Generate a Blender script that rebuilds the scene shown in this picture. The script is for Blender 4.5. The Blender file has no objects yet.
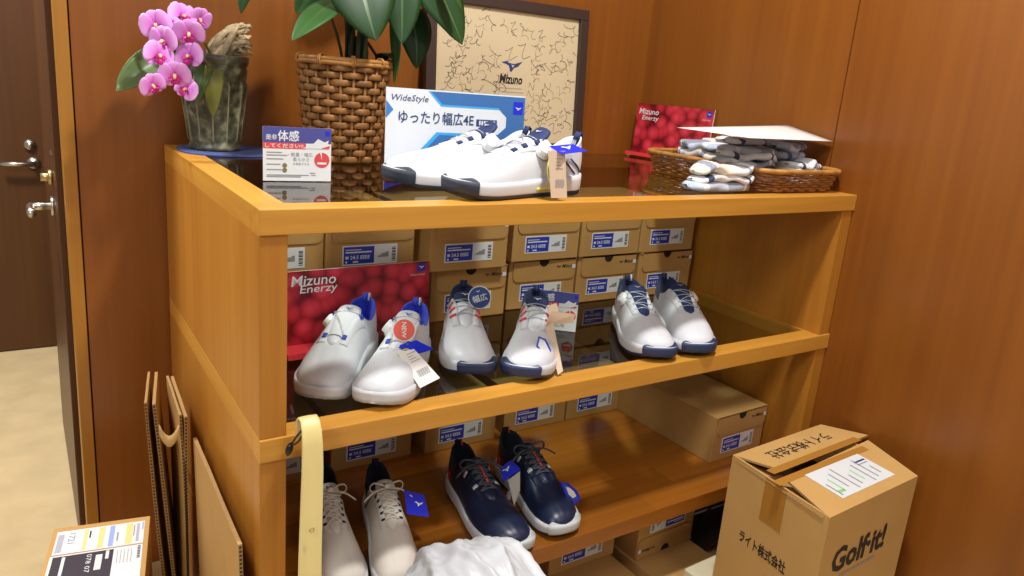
import bpy, math, random
import numpy as np
from mathutils import Matrix, Vector
random.seed(7)
PI = math.pi
SC = bpy.context.scene
COL = SC.collection

# ---------------------------------------------------------------- camera
FPX = 748.42
CAM = Vector((-0.28126, -1.06313, 1.28698))
YAW, PITCH, ROLL = 0.594496, 0.248654, 0.083371
_F = Vector((math.sin(YAW)*math.cos(PITCH), math.cos(YAW)*math.cos(PITCH), -math.sin(PITCH)))
_R0 = Vector((math.cos(YAW), -math.sin(YAW), 0)); _U0 = _R0.cross(_F)
_R = math.cos(ROLL)*_R0 + math.sin(ROLL)*_U0; _U = -math.sin(ROLL)*_R0 + math.cos(ROLL)*_U0
cd = bpy.data.cameras.new('camera'); cam = bpy.data.objects.new('camera', cd); COL.objects.link(cam)
m4 = Matrix.Identity(4)
for i in range(3):
    m4[i][0] = _R[i]; m4[i][1] = _U[i]; m4[i][2] = -_F[i]; m4[i][3] = CAM[i]
cam.matrix_world = m4
cd.sensor_width = 36; cd.sensor_fit = 'HORIZONTAL'; cd.lens = FPX/1024*36
cd.shift_y = -(288-269.78)/1024; cd.clip_start = 0.02
SC.camera = cam

# ---------------------------------------------------------------- light
SC.view_settings.view_transform = 'Standard'; SC.view_settings.look = 'None'
SC.view_settings.gamma = 1; SC.view_settings.use_curve_mapping = False
SC.view_settings.exposure = 0.14
wd = bpy.data.worlds.new('world'); SC.world = wd; wd.use_nodes = True
wd.node_tree.nodes['Background'].inputs[0].default_value = (1.0, 0.96, 0.90, 1)
wd.node_tree.nodes['Background'].inputs[1].default_value = 0.31
def area(name, loc, size, power, target, col=(1, 0.97, 0.92)):
    l = bpy.data.lights.new(name, 'AREA'); l.shape = 'DISK'; l.size = size; l.energy = power; l.color = col
    o = bpy.data.objects.new(name, l); COL.objects.link(o); o.location = loc
    o.rotation_euler = (Vector(target)-Vector(loc)).to_track_quat('-Z', 'Y').to_euler()
area('ceiling_downlight', (0.62, -0.36, 2.65), 0.16, 35, (0.66, -0.2, 0))
area('fill_light_left', (-1.6, -1.3, 2.65), 0.7, 25, (0.0, 0, 0.8))  # added fill out of view, stands in for room ambient, lifts the left panel
area('fill_light_front', (0.9, -2.3, 2.65), 0.7, 10, (0.8, 0, 0.7))  # weaker added fill behind the camera, brightens the shelf compartments from the front
area('ceiling_lamp_corridor', (-0.8, 1.3, 2.6), 0.4, 60, (-0.5, 1.4, 0))

# ---------------------------------------------------------------- helpers
def srgb(h):
    h = h.lstrip('#'); c = [int(h[i:i+2], 16)/255 for i in (0, 2, 4)]
    return tuple(x/12.92 if x <= 0.04045 else ((x+0.055)/1.055)**2.4 for x in c)+(1,)
def at(u, v, ax, val):
    """point of the place seen at a position of the photograph, on the plane ax = val"""
    d = _F + _R*((u-511.9)/FPX) - _U*((v-269.78)/FPX); i = 'xyz'.index(ax)
    return CAM + d*((val-CAM[i])/d[i])
_mats = {}
def newmat(name):
    m = bpy.data.materials.new(name); m.use_nodes = True
    return m, m.node_tree.nodes, m.node_tree.links, m.node_tree.nodes['Principled BSDF']
def mat(name, col, rough=0.5, metal=0.0, noise=0.0, nscale=40, bump=0.0, bscale=200, coat=0.0, trans=0.0, sheen=0.0, spec=0.5):
    if name in _mats: return _mats[name]
    m, N, L, b = newmat(name); c = srgb(col)
    b.inputs['Roughness'].default_value = rough; b.inputs['Metallic'].default_value = metal
    b.inputs['Coat Weight'].default_value = coat; b.inputs['Transmission Weight'].default_value = trans
    b.inputs['Sheen Weight'].default_value = sheen; b.inputs['Specular IOR Level'].default_value = spec
    b.inputs['Base Color'].default_value = c
    tc = N.new('ShaderNodeTexCoord')
    if noise:
        n = N.new('ShaderNodeTexNoise'); n.inputs['Scale'].default_value = nscale; n.inputs['Detail'].default_value = 4
        L.new(tc.outputs['Object'], n.inputs['Vector'])
        r = N.new('ShaderNodeValToRGB'); r.color_ramp.elements[0].position = 0.3; r.color_ramp.elements[1].position = 0.7
        r.color_ramp.elements[0].color = tuple(x*(1-noise) for x in c[:3])+(1,)
        r.color_ramp.elements[1].color = tuple(min(1, x*(1+noise)) for x in c[:3])+(1,)
        L.new(n.outputs['Fac'], r.inputs['Fac']); L.new(r.outputs['Color'], b.inputs['Base Color'])
    if bump:
        n2 = N.new('ShaderNodeTexNoise'); n2.inputs['Scale'].default_value = bscale; n2.inputs['Detail'].default_value = 3
        L.new(tc.outputs['Object'], n2.inputs['Vector'])
        bp = N.new('ShaderNodeBump'); bp.inputs['Strength'].default_value = bump; bp.inputs['Distance'].default_value = 0.002
        L.new(n2.outputs['Fac'], bp.inputs['Height']); L.new(bp.outputs['Normal'], b.inputs['Normal'])
    _mats[name] = m; return m
def wood(name, c1, c2, axis='x', rough=0.35, fine=60, stretch=1.5, planks=None, coat=0.0):
    """veneer: noise drawn out along the grain axis, a finer streak on top; planks = brick layout"""
    m, N, L, b = newmat(name)
    tc = N.new('ShaderNodeTexCoord'); mp = N.new('ShaderNodeMapping')
    mp.inputs['Scale'].default_value = tuple(stretch if a == axis else fine for a in 'xyz')
    L.new(tc.outputs['Object'], mp.inputs['Vector'])
    n = N.new('ShaderNodeTexNoise'); n.inputs['Scale'].default_value = 1; n.inputs['Detail'].default_value = 5; n.inputs['Roughness'].default_value = 0.6
    L.new(mp.outputs['Vector'], n.inputs['Vector'])
    mp2 = N.new('ShaderNodeMapping'); mp2.inputs['Scale'].default_value = tuple((0.4 if a == axis else 4.5) for a in 'xyz')
    L.new(tc.outputs['Object'], mp2.inputs['Vector'])
    n2 = N.new('ShaderNodeTexNoise'); n2.inputs['Scale'].default_value = 1; n2.inputs['Detail'].default_value = 2
    L.new(mp2.outputs['Vector'], n2.inputs['Vector'])
    mx = N.new('ShaderNodeMix'); mx.inputs[0].default_value = 0.5
    L.new(n.outputs['Fac'], mx.inputs[2]); L.new(n2.outputs['Fac'], mx.inputs[3])
    r = N.new('ShaderNodeValToRGB'); e = r.color_ramp.elements
    e[0].position = 0.36; e[1].position = 0.64; e[0].color = srgb(c1); e[1].color = srgb(c2)
    L.new(mx.outputs[0], r.inputs['Fac'])
    out = r.outputs['Color']
    if planks:
        bt = N.new('ShaderNodeTexBrick'); bt.offset = 0.37; bt.inputs['Scale'].default_value = 1
        bt.inputs['Brick Width'].default_value = planks[0]; bt.inputs['Row Height'].default_value = planks[1]
        bt.inputs['Mortar Size'].default_value = 0.0006; bt.inputs['Bias'].default_value = 0.0
        bt.inputs['Color1'].default_value = (0.50, 0.50, 0.50, 1); bt.inputs['Color2'].default_value = (1.25, 1.2, 1.15, 1); bt.inputs['Mortar'].default_value = (0.6, 0.55, 0.5, 1)
        L.new(tc.outputs['Object'], bt.inputs['Vector'])
        mm = N.new('ShaderNodeMix'); mm.data_type = 'RGBA'; mm.blend_type = 'MULTIPLY'; mm.inputs[0].default_value = 0.75
        L.new(out, mm.inputs[6]); L.new(bt.outputs['Color'], mm.inputs[7]); out = mm.outputs[2]
    L.new(out, b.inputs['Base Color'])
    b.inputs['Roughness'].default_value = rough; b.inputs['Coat Weight'].default_value = coat; b.inputs['Coat Roughness'].default_value = 0.2
    _mats[name] = m; return m
def glass(name):
    m, N, L, b = newmat(name); N.remove(b)
    t = N.new('ShaderNodeBsdfTransparent'); t.inputs[0].default_value = (0.86, 0.9, 0.88, 1)
    g = N.new('ShaderNodeBsdfGlossy'); g.inputs['Roughness'].default_value = 0.012
    f = N.new('ShaderNodeFresnel'); f.inputs['IOR'].default_value = 1.52
    ge = N.new('ShaderNodeNewGeometry'); iv = N.new('ShaderNodeMath'); iv.operation = 'SUBTRACT'; iv.inputs[0].default_value = 1; L.new(ge.outputs['Backfacing'], iv.inputs[1])
    mu = N.new('ShaderNodeMath'); mu.operation = 'MULTIPLY'; L.new(f.outputs[0], mu.inputs[0]); L.new(iv.outputs[0], mu.inputs[1])
    x = N.new('ShaderNodeMixShader'); L.new(mu.outputs[0], x.inputs[0]); L.new(t.outputs[0], x.inputs[1]); L.new(g.outputs[0], x.inputs[2])
    L.new(x.outputs[0], N['Material Output'].inputs[0]); _mats[name] = m; return m

_tx = {}
def textgeo(s, bold=0.0, shear=0.0):
    k = (s, bold, shear)
    if k not in _tx:
        c = bpy.data.curves.new('t', 'FONT'); c.body = s; c.resolution_u = 2; c.offset = bold; c.shear = shear
        o = bpy.data.objects.new('t', c); COL.objects.link(o)
        dg = bpy.context.evaluated_depsgraph_get(); dg.update()
        me = bpy.data.meshes.new_from_object(o.evaluated_get(dg))
        v = np.array([x.co[:2] for x in me.vertices]); p = [list(q.vertices) for q in me.polygons]
        v = v - v.min(0); _tx[k] = (v, p)
        bpy.data.objects.remove(o); bpy.data.curves.remove(c); bpy.data.meshes.remove(me)
    return _tx[k]
def frame(o, x, y):
    x = Vector(x).normalized(); n = x.cross(Vector(y)).normalized(); y = n.cross(x)
    m = Matrix.Identity(4)
    for i in range(3): m[i][0] = x[i]; m[i][1] = y[i]; m[i][2] = n[i]; m[i][3] = o[i]
    return m
class MB:
    """collects shapes for ONE mesh object"""
    def __init__(s): s.v = []; s.f = []; s.m = []; s.mats = []
    def mi(s, m):
        if m not in s.mats: s.mats.append(m)
        return s.mats.index(m)
    def add(s, vs, fs, m, M=None):
        b = len(s.v); k = s.mi(m)
        s.v += [tuple(M @ Vector(p)) if M else tuple(p) for p in vs]
        s.f += [[b+i for i in f] for f in fs]; s.m += [k]*len(fs); return s
    def box(s, x0, x1, y0, y1, z0, z1, m, M=None):
        return s.add([(x, y, z) for z in (z0, z1) for y in (y0, y1) for x in (x0, x1)],
                     [(0, 2, 3, 1), (4, 5, 7, 6), (0, 1, 5, 4), (2, 6, 7, 3), (0, 4, 6, 2), (1, 3, 7, 5)], m, M)
    def grid(s, rows, m, M=None, cu=False, cv=False, mf=None):
        n = len(rows); k = len(rows[0]); b = len(s.v)
        s.v += [tuple(M @ Vector(p)) if M else tuple(p) for r in rows for p in r]
        for i in range(n if cu else n-1):
            for j in range(k if cv else k-1):
                i2 = (i+1) % n; j2 = (j+1) % k
                mm = mf(i, j) if mf else m
                if mm is None: continue
                s.f.append([b+i*k+j, b+i2*k+j, b+i2*k+j2, b+i*k+j2]); s.m.append(s.mi(mm))
        return s
    def tube(s, pts, r, m, n=6, M=None, closed=False, flat=1.0):
        pts = [Vector(p) for p in pts]; rows = []; up = None
        for i, p in enumerate(pts):
            a = pts[i-1] if (i or closed) else p; c = pts[(i+1) % len(pts)] if (i < len(pts)-1 or closed) else p
            t = (c-a); t = t.normalized() if t.length > 1e-9 else Vector((1, 0, 0))
            if up is None: up = Vector((0, 0, 1)) if abs(t.z) < 0.9 else Vector((0, 1, 0))
            x = t.cross(up).normalized(); y = x.cross(t).normalized(); up = y
            rr = r[i] if isinstance(r, (list, tuple)) else r
            rows.append([p + x*(rr*math.cos(2*PI*k/n)) + y*(rr*flat*math.sin(2*PI*k/n)) for k in range(n)])
        b = len(s.v); s.grid(rows, m, M, cu=closed, cv=True)
        if not closed:
            k = s.mi(m); s.f += [[b+j for j in range(n)], [b+(len(rows)-1)*n+j for j in reversed(range(n))]]; s.m += [k, k]
        return s
    def lathe(s, prof, m, n=32, M=None, rf=None):
        rows = [[((r*(rf(2*PI*k/n, z) if rf else 1))*math.cos(2*PI*k/n), (r*(rf(2*PI*k/n, z) if rf else 1))*math.sin(2*PI*k/n), z) for k in range(n)] for r, z in prof]
        return s.grid(rows, m, M, cv=True)
    def disc(s, c, r, m, M=None, n=24, ry=None):
        ry = ry or r
        return s.add([(c[0]+r*math.cos(2*PI*k/n), c[1]+ry*math.sin(2*PI*k/n), c[2]) for k in range(n)], [list(range(n))], m, M)
    def poly(s, pts, z, m, M=None): return s.add([(p[0], p[1], z) for p in pts], [list(range(len(pts)))], m, M)
    def rect(s, x0, y0, x1, y1, z, m, M=None): return s.poly([(x0, y0), (x1, y0), (x1, y1), (x0, y1)], z, m, M)
    def text(s, t, x, y, h, z, m, M=None, w=None, bold=0.0, shear=0.0):
        v, p = textgeo(t, bold, shear); H = v[:, 1].max(); W = v[:, 0].max(); sy = h/H; sx = w/W if w else sy
        return s.add([(x+a*sx, y+b*sy, z) for a, b in v], p, m, M)
    def bird(s, x, y, w, z, m, M=None):
        h = w*0.42
        for P in ([(0, .80), (.34, 1.0), (.30, .82), (.45, .76), (.36, .52), (.22, .66)], [(.36, .52), (.45, .76), (.54, .36), (.50, 0), (.42, 0)],
                  [(.50, 0), (.54, .36), (.66, .76), (1.0, 1.0), (.80, .52), (.60, .34)], [(.45, .76), (.52, .72), (.66, .76), (.60, .62), (.50, .62)]):
            s.poly([(x+a*w, y+b*h) for a, b in P], z, m, M)
        return s
    def build(s, name, parent=None, smooth=False, bevel=0, sub=0, solid=0, mw=None):
        me = bpy.data.meshes.new(name); me.from_pydata(s.v, [], s.f)
        for m in s.mats: me.materials.append(m)
        for i, p in enumerate(me.polygons): p.material_index = s.m[i]; p.use_smooth = smooth
        me.update(); o = bpy.data.objects.new(name, me); COL.objects.link(o)
        if parent: o.parent = parent
        if mw is not None: o.matrix_world = mw
        if solid: d = o.modifiers.new('thick', 'SOLIDIFY'); d.thickness = solid; d.offset = 0
        if bevel:
            d = o.modifiers.new('bevel', 'BEVEL'); d.width = bevel; d.segments = 2; d.limit_method = 'ANGLE'; d.angle_limit = math.radians(50)
        if sub: d = o.modifiers.new('sub', 'SUBSURF'); d.levels = sub; d.render_levels = sub
        return o
def thing(name, label, cat, loc=(0, 0, 0), rz=0, group=None, mw=None):
    o = bpy.data.objects.new(name, None); COL.objects.link(o); o.empty_display_size = 0.05
    if mw is not None: o.matrix_world = mw
    else: o.location = loc; o.rotation_euler = (0, 0, rz)
    return tag(o, label, cat, group)
def tag(o, label, cat, group=None):
    o['label'] = label; o['category'] = cat
    if group: o['group'] = group
    return o
def struct(o): o['kind'] = 'structure'; return o
def copy_tree(o, loc, rz, label, group=None):
    c = o.copy(); COL.objects.link(c); c.location = loc; c.rotation_euler = (0, 0, rz); c['label'] = label
    if group: c['group'] = group
    for ch in o.children:
        d = ch.copy(); COL.objects.link(d); d.parent = c
        for g in ch.children:
            e = g.copy(); COL.objects.link(e); e.parent = d
    return c

# ---------------------------------------------------------------- dimensions of the display shelf
W, D, T, PT = 1.44, 0.8117, 0.0386, 0.0416
ZT, ZM, ZB = 1.08, 0.7194, 0.358

# ---------------------------------------------------------------- materials
M_slab = wood('light_oak', '#bb7f2c', '#cf963c', 'x', 0.4, 55, 2.0)
M_slaby = wood('light_oak_side', '#bb7f2c', '#cf963c', 'y', 0.4, 55, 2.0)
M_post = wood('oak_panel', '#a96b20', '#bd802c', 'z', 0.42, 55, 1.5)
M_board = wood('oiled_shelf_wood', '#a3601c', '#b97428', 'x', 0.27, 50, 2.0, planks=(0.34, 0.075))
M_back = wood('back_panel_veneer', '#7a4516', '#8a521c', 'z', 0.45, 40, 1.5)
M_wall = wood('wall_veneer', '#7c4412', '#8d5218', 'z', 0.36, 38, 0.9, coat=0.12)
M_trim = wood('trim_oak', '#9c671f', '#ae782c', 'z', 0.4, 60, 1.2)
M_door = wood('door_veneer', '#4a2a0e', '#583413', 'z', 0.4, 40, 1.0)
M_glass = glass('shelf_glass')
M_seam = mat('seam_dark', '#2a1408', 0.8)
M_carpet = mat('carpet', '#cdb68c', 0.95, noise=0.09, nscale=9, bump=0.35, bscale=900, spec=0.1)
M_steel = mat('brushed_steel', '#c9c4ba', 0.28, metal=1.0)
M_brass = mat('satin_brass', '#c8b07a', 0.35, metal=1.0)
M_white = mat('white_print', '#dfe2e6', 0.5)
M_black = mat('black_print', '#15151a', 0.6)
M_navyp = mat('navy_print', '#2c3c7c', 0.5)
M_royal = mat('royal_blue_card', '#1f2fd0', 0.35)
M_greyp = mat('grey_print', '#8d9096', 0.6)
M_redp = mat('red_print', '#d8383a', 0.5)
M_card = mat('cardboard', '#b98f56', 0.8, noise=0.05, nscale=14, spec=0.2)
M_cardlight = mat('cardboard_light', '#c79d60', 0.78, noise=0.04, nscale=10, spec=0.2)
M_cardedge = mat('cardboard_edge', '#a9875a', 0.85, noise=0.12, nscale=300, spec=0.1)
M_flute = mat('corrugated_core', '#4a3822', 0.9, spec=0.1)
M_tape = mat('packing_tape', '#b07b34', 0.3)
M_shoe = mat('white_leather', '#d3d6dd', 0.42, bump=0.06, bscale=500)
M_mid = mat('white_foam', '#cdcfd4', 0.5)
M_navy = mat('navy_rubber', '#27355a', 0.5)
M_darkrub = mat('dark_rubber', '#2b3444', 0.6)
M_wire = mat('steel_lace', '#b9bcc2', 0.35, metal=0.3)

# ================================================================ THE ROOM
b = MB().box(-2.2, 1.6, -2.0, 2.62, -0.05, 0, M_carpet).build('floor'); struct(b)
# back wall veneer panel up to the jamb; seam down its left edge
struct(MB().box(-0.1712, 1.50, D, D+0.05, 0, 2.7, M_wall).build('wall_back'))
b = MB().box(1.44, 1.50, 0.092, D, 0, 2.7, M_wall).box(1.44, 1.50, -2.0, 0.0885, 0, 2.7, M_wall)
b.box(1.4445, 1.50, 0.0885, 0.092, 0, 2.7, M_seam); struct(b.build('wall_right'))
struct(MB().box(-0.200, -0.1745, D-0.004, D+0.055, 0, 2.7, M_trim).box(-0.1745, -0.1712, D+0.004, D+0.05, 0, 2.7, M_seam).build('trim_1', bevel=0.0015))
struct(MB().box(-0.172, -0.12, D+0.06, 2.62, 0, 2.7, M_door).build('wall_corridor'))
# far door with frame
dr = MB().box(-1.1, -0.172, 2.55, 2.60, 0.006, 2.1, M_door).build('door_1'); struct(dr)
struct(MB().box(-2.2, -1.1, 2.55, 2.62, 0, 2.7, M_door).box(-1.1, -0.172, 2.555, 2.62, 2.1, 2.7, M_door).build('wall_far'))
def lever(parent, p, axis, length, mt):
    """rose, neck and lever of a door handle; axis = outward normal, lever runs along 'length' vector"""
    a = Vector(axis); q = Vector(p); l = Vector(length)
    mb = MB().tube([q, q+a*0.008], 0.024, mt, 18).tube([q+a*0.006, q+a*0.05], 0.0095, mt, 12)
    mb.tube([q+a*0.05-l*0.04, q+a*0.052+l*0.5, q+a*0.05+l], 0.0095, mt, 12)
    o = mb.build('door_handle', parent, smooth=True); return o
lever(dr, (-0.227, 2.55, 0.80), (0, -1, 0), (-0.115, 0, 0.001), M_steel)
p = Vector((-0.236, 2.55, 0.874)); MB().tube([p, p-Vector((0, .012, 0))], 0.021, M_steel, 18).tube([p-Vector((0, .010, 0)), p-Vector((0, .022, 0))], 0.012, M_steel, 14).build('thumb_turn', dr, smooth=True)
# open leaf folded back along the corridor wall
leaf = MB().box(-0.212, -0.176, D+0.09, 1.74, 0.012, 2.1, M_door).build('door_2', bevel=0.002); struct(leaf)
lever(leaf, (-0.212, 1.10, 0.888), (-1, 0, 0), (0, -0.10, 0), M_steel)
p = Vector((-0.212, 1.07, 0.965)); MB().tube([p, p+Vector((-.010, 0, 0))], 0.018, M_brass, 16).tube([p, p+Vector((-.026, 0, 0))], 0.010, M_brass, 14).build('lock_cylinder', leaf, smooth=True)
MB().box(-0.214, -0.2115, 1.05, 1.09, 1.02, 1.028, M_steel).build('strike_plate', leaf)

# ================================================================ DISPLAY SHELF
sh = thing('display_shelf', 'three-tier light oak display shelf with glass-topped tiers against the back wall', 'shelf', (0, 0, 0))
BW = 0.048
for z in (ZT, ZM):
    MB().box(0, W, 0, BW, z-T, z, M_slab).build('front_rail', sh, bevel=0.0015)
    MB().box(BW, W-BW, D-0.012-BW, D-0.012, z-T, z-0.0095, M_back).build('back_rail', sh, bevel=0.0015)
    for x0 in (0, W-BW): MB().box(x0, x0+BW, BW, D-0.012, z-T, z-0.00005, M_slaby).build('side_rail', sh)
    MB().box(BW-0.006, W-BW+0.006, BW-0.006, D-0.0125, z-0.009, z-0.001, M_glass).build('glass_pane', sh)
MB().box(0, W, 0, D-0.012, ZB-T, ZB, M_board).build('shelf_board', sh, bevel=0.0015)
for z0, z1 in ((0, ZB-T), (ZB, ZM-T), (ZM, ZT-T)):
    for x0, x1 in ((0, PT), (W-PT, W-0.002)):
        MB().box(x0, x1, 0.004, D-0.012, z0, z1, M_post).build('side_panel', sh, bevel=0.001)
MB().box(0.004, W-0.004, D-0.012, D-0.001, 0.0, ZT-0.01, M_back).build('back_panel', sh)

# ================================================================ SHOE BOXES
M_lab = mat('label_blue', '#2238b0', 0.45)
M_hole = mat('thumb_hole', '#171310', 0.9)
def shoe_box(w=0.206, l=0.335, h=0.128, low=False):
    """shoe carton; the front end (y=0) shows the tucked lid flap with a thumb hole and the size label"""
    r = thing('shoe_box', '', 'box')
    MB().box(-w/2, w/2, 0, l, 0, h-0.004, M_card).build('box_body', r, bevel=0.0015)
    n = 8; f0, f1 = -w/2+0.012, w/2-0.002; fb = h*0.56; rad = 0.016
    out = [(f0, h), (f0, fb+rad)] + [(f0+rad-rad*math.cos(a), fb+rad-rad*math.sin(a)) for a in [PI/2*k/n for k in range(1, n+1)]]
    out += [(f1-rad+rad*math.sin(a), fb+rad-rad*math.cos(a)) for a in [PI/2*k/n for k in range(n+1)]] + [(f1, h)]
    fl = MB(); k = len(out)
    fl.add([(x, -0.0028, z) for x, z in out]+[(x, 0.0, z) for x, z in out], [list(range(k))]+[[i, k+i, k+(i+1) % k, (i+1) % k] for i in range(k)], M_card)
    fl.box(-w/2, w/2, -0.0028, l, h-0.004, h, M_card)
    F = frame((0, -0.0034, 0), (1, 0, 0), (0, 0, 1))
    fl.poly([(0.0+0.015*math.cos(a), h-0.002+0.017*math.sin(a)) for a in [PI+PI*j/12 for j in range(13)]], 0, M_hole, F)
    fl.bird(0.038, h*0.80, 0.017, 0, M_black, F).text('Mizuno', 0.057, h*0.80, 0.0095, 0, M_black, F, bold=0.01, shear=0.3)
    fl.rect(w/2-0.014, h*0.78, w/2-0.003, h*0.78+0.010, 0.0002, M_white, F)
    fl.build('lid', r)
    F = frame((0, -0.0008, 0), (1, 0, 0), (0, 0, 1)); lb = MB()
    x0, x1, y0, y1 = -0.066, 0.062, 0.016, 0.058
    if not low: y0, y1 = 0.020, 0.064
    lb.box(x0, x1, -0.0007, 0.0001, y0, y1, M_white)
    xm = x0+0.57*(x1-x0); H = y1-y0
    lb.rect(x0+0.003, y0+0.003, xm, y1-0.003, 0, M_lab, F)
    lb.text('24.5 EEEE', x0+0.018, y0+H*0.30, H*0.19, 0.0003, M_white, F, bold=0.02)
    lb.rect(x0+0.007, y0+H*0.62, xm-0.006, y0+H*0.69, 0.0003, M_white, F).rect(x0+0.007, y0+H*0.76, xm-0.03, y0+H*0.80, 0.0003, M_white, F)
    lb.rect(x0+0.007, y0+H*0.32, x0+0.014, y0+H*0.46, 0.0003, M_white, F).rect(x0+0.007, y0+H*0.12, x0+0.011, y0+H*0.22, 0.0003, M_white, F).rect(x0+0.024, y0+H*0.13, x0+0.036, y0+H*0.21, 0.0003, M_white, F)
    q = [(0, 0), (1, 0), (1.0, .2), (.72, .32), (.55, .62), (.36, .6), (.2, .8), (0, .85)]
    lb.poly([(xm+0.034-a*0.026, y0+H*0.34+c*0.015) for a, c in reversed(q)], 0.0002, M_greyp, F)
    for j in range(9): lb.rect(x1-0.013, y0+H*(0.12+0.085*j), x1-0.004, y0+H*(0.12+0.085*j+0.035+0.02*(j % 2)), 0.0002, M_black, F)
    lb.build('size_label', r)
    return r
proto = shoe_box()
def put_box(i, xl, y, z, label, group, rz=0.0, scale=1.0):
    loc = (xl+0.103, y, z)
    if i == 0:
        proto.location = loc; proto.rotation_euler = (0, 0, rz); proto['label'] = label; proto['group'] = group; o = proto
    else: o = copy_tree(proto, loc, rz, label, group)
    return o
GM = 'shoe boxes at the back of the middle tier'
h = 0.1285; z0 = ZM+0.0005; z1 = z0+h
put_box(0, 0.500, 0.420, z0, 'lower shoe box behind the white shoe with the round navy tag', GM)
put_box(1, 0.728, 0.440, z0, 'lower shoe box directly behind the small standing card', GM, -0.03)
put_box(2, 0.940, 0.436, z0, 'lower shoe box with a thumb hole, second from the shelf right end', GM, 0.0)
put_box(3, 1.156, 0.432, z0, 'lower shoe box at the right end of the stacked row', GM)
put_box(4, 0.066, 0.452, z0, 'lowest shoe box at the left end, hidden by the red sign', GM)
put_box(5, 0.276, 0.446, z0, 'lowest shoe box behind the middle of the red sign', GM)
put_box(6, 0.044, 0.440, z1, 'upper shoe box half hidden by the left shelf post', GM)
put_box(7, 0.251, 0.432, z1, 'upper shoe box above the lettering of the red sign', GM)
put_box(8, 0.481, 0.398, z1, 'upper shoe box jutting out above the navy-tagged shoe', GM)
put_box(9, 0.724, 0.430, z1, 'upper shoe box above the small standing card', GM)
put_box(10, 0.937, 0.430, z1, 'upper shoe box, second from the right end of the row', GM)
put_box(11, 1.148, 0.430, z1, 'upper shoe box at the right end of the row', GM)
GB = 'shoe boxes at the back of the lower tier'
zb = ZB+0.0005
put_box(12, 0.060, 0.462, zb, 'shoe box on lower tier behind the shoehorn', GB)
put_box(13, 0.285, 0.462, zb, 'shoe box on lower tier behind the off-white laced shoes', GB)
put_box(14, 0.525, 0.452, zb, 'shoe box on lower tier behind the left navy shoe', GB)
put_box(15, 0.765, 0.462, zb, 'shoe box on lower tier behind the right navy shoe', GB)
put_box(16, 0.977, 0.462, zb, 'shoe box on lower tier right of the others, beside the large flat box', GB)
o = put_box(17, 1.178, 0.105, zb, 'single shoe box lying forward at the right end of the lower tier', GB, 0.03)
for ch in o.children: ch.scale = (1, 1.1, 1)
GF = 'shoe boxes on the floor below the shelf'
put_box(18, 0.958, 0.005, 0.0005, 'floor shoe box under another, below the lowest tier', GF, 0.02)
o = put_box(19, 0.964, 0.115, 0.0005+h, 'upper floor shoe box tucked just under the lowest tier', GF, 0.03); o.rotation_euler = (0, PI, 0.03); o.location.z += 0.1285
put_box(20, 0.720, 0.020, 0.0005, 'floor shoe box left of the small stack below the lowest tier', GF, 0.02)
put_box(21, 0.490, 0.060, 0.0005, 'floor shoe box behind the white plastic bag', GF)
put_box(22, 0.725, 0.16, 0.0005+h, 'upper floor shoe box left of the labelled one', GF)

# ================================================================ SHOES
US = [0.5-0.5*math.cos(PI*k/56) for k in range(57)]
def itp(u, T): return float(np.interp(u, [a for a, _ in T], [c for _, c in T]))
def smooth_itp(T):
    xs = np.linspace(0, 1, 401); ys = np.interp(xs, [a for a, _ in T], [c for _, c in T])
    k = 13; pad = np.concatenate([[ys[0]]*(k//2), ys, [ys[-1]]*(k//2)]); ys2 = np.convolve(pad, np.ones(k)/k, 'valid')
    w = np.clip(np.minimum(xs, 1-xs)/0.05, 0, 1); ys = ys*(1-w)+ys2*w
    return lambda u: float(np.interp(u, xs, ys))
HW = smooth_itp([(0, .0), (.004, .0085), (.012, .0145), (.03, .021), (.06, .0285), (.10, .0335), (.2, .0365), (.35, .0375), (.5, .043), (.62, .049), (.72, .0518), (.82, .0505), (.89, .0455), (.94, .039), (.97, .0315), (.988, .0225), (.996, .0135), (1, 0)])
ZTOP = smooth_itp([(0, .036), (.3, .032), (.55, .027), (.8, .026), (.92, .028), (1, .032)])
ZBOT = smooth_itp([(0, .006), (.05, .001), (.1, 0), (.75, 0), (.88, .003), (1, .014)])
RIM = smooth_itp([(0, .108), (.05, .102), (.12, .086), (.20, .079), (.28, .086), (.345, .104), (.42, .101), (.5, .092), (.6, .080), (.7, .070), (.8, .0625), (.88, .0575), (.94, .0525), (.975, .0465), (.99, .041), (1, .034)])
RW = smooth_itp([(0, 0), (.004, .007), (.012, .012), (.03, .0190), (.06, .0255), (.10, .0300), (.2, .0320), (.3, .0290), (.36, .0245), (.45, .0185), (.55, .0155), (.62, .014), (.7, .012), (.85, .010), (.95, .007), (.985, .004), (1, 0)])
L = 0.297
def wall_pt(u, a, s, off=0.0):
    """point on the outer wall; a = 0 at the sole, 1 at the rim; s = +1 left, -1 right"""
    w, r, zt, zr = HW(u), RW(u), ZTOP(u), RIM(u)
    t = a*PI/2; k = min(1, max(0, (u-0.30)/0.25))
    ca, sa = math.cos(t), math.sin(t)
    y = r+(w-r)*(ca*k+(1-a**1.6)*(1-k)); z = zt+(zr-zt)*(sa*k+a*(1-k))
    x = u*L
    x -= 0.005*math.sin(PI*min(1, a*1.15))*max(0, 1-u/0.14)
    n = Vector((0, ca*0.9+0.1, sa*0.9*k+0.05)).normalized()
    return Vector((x, s*(y+n.y*off), z+n.z*off))
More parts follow.
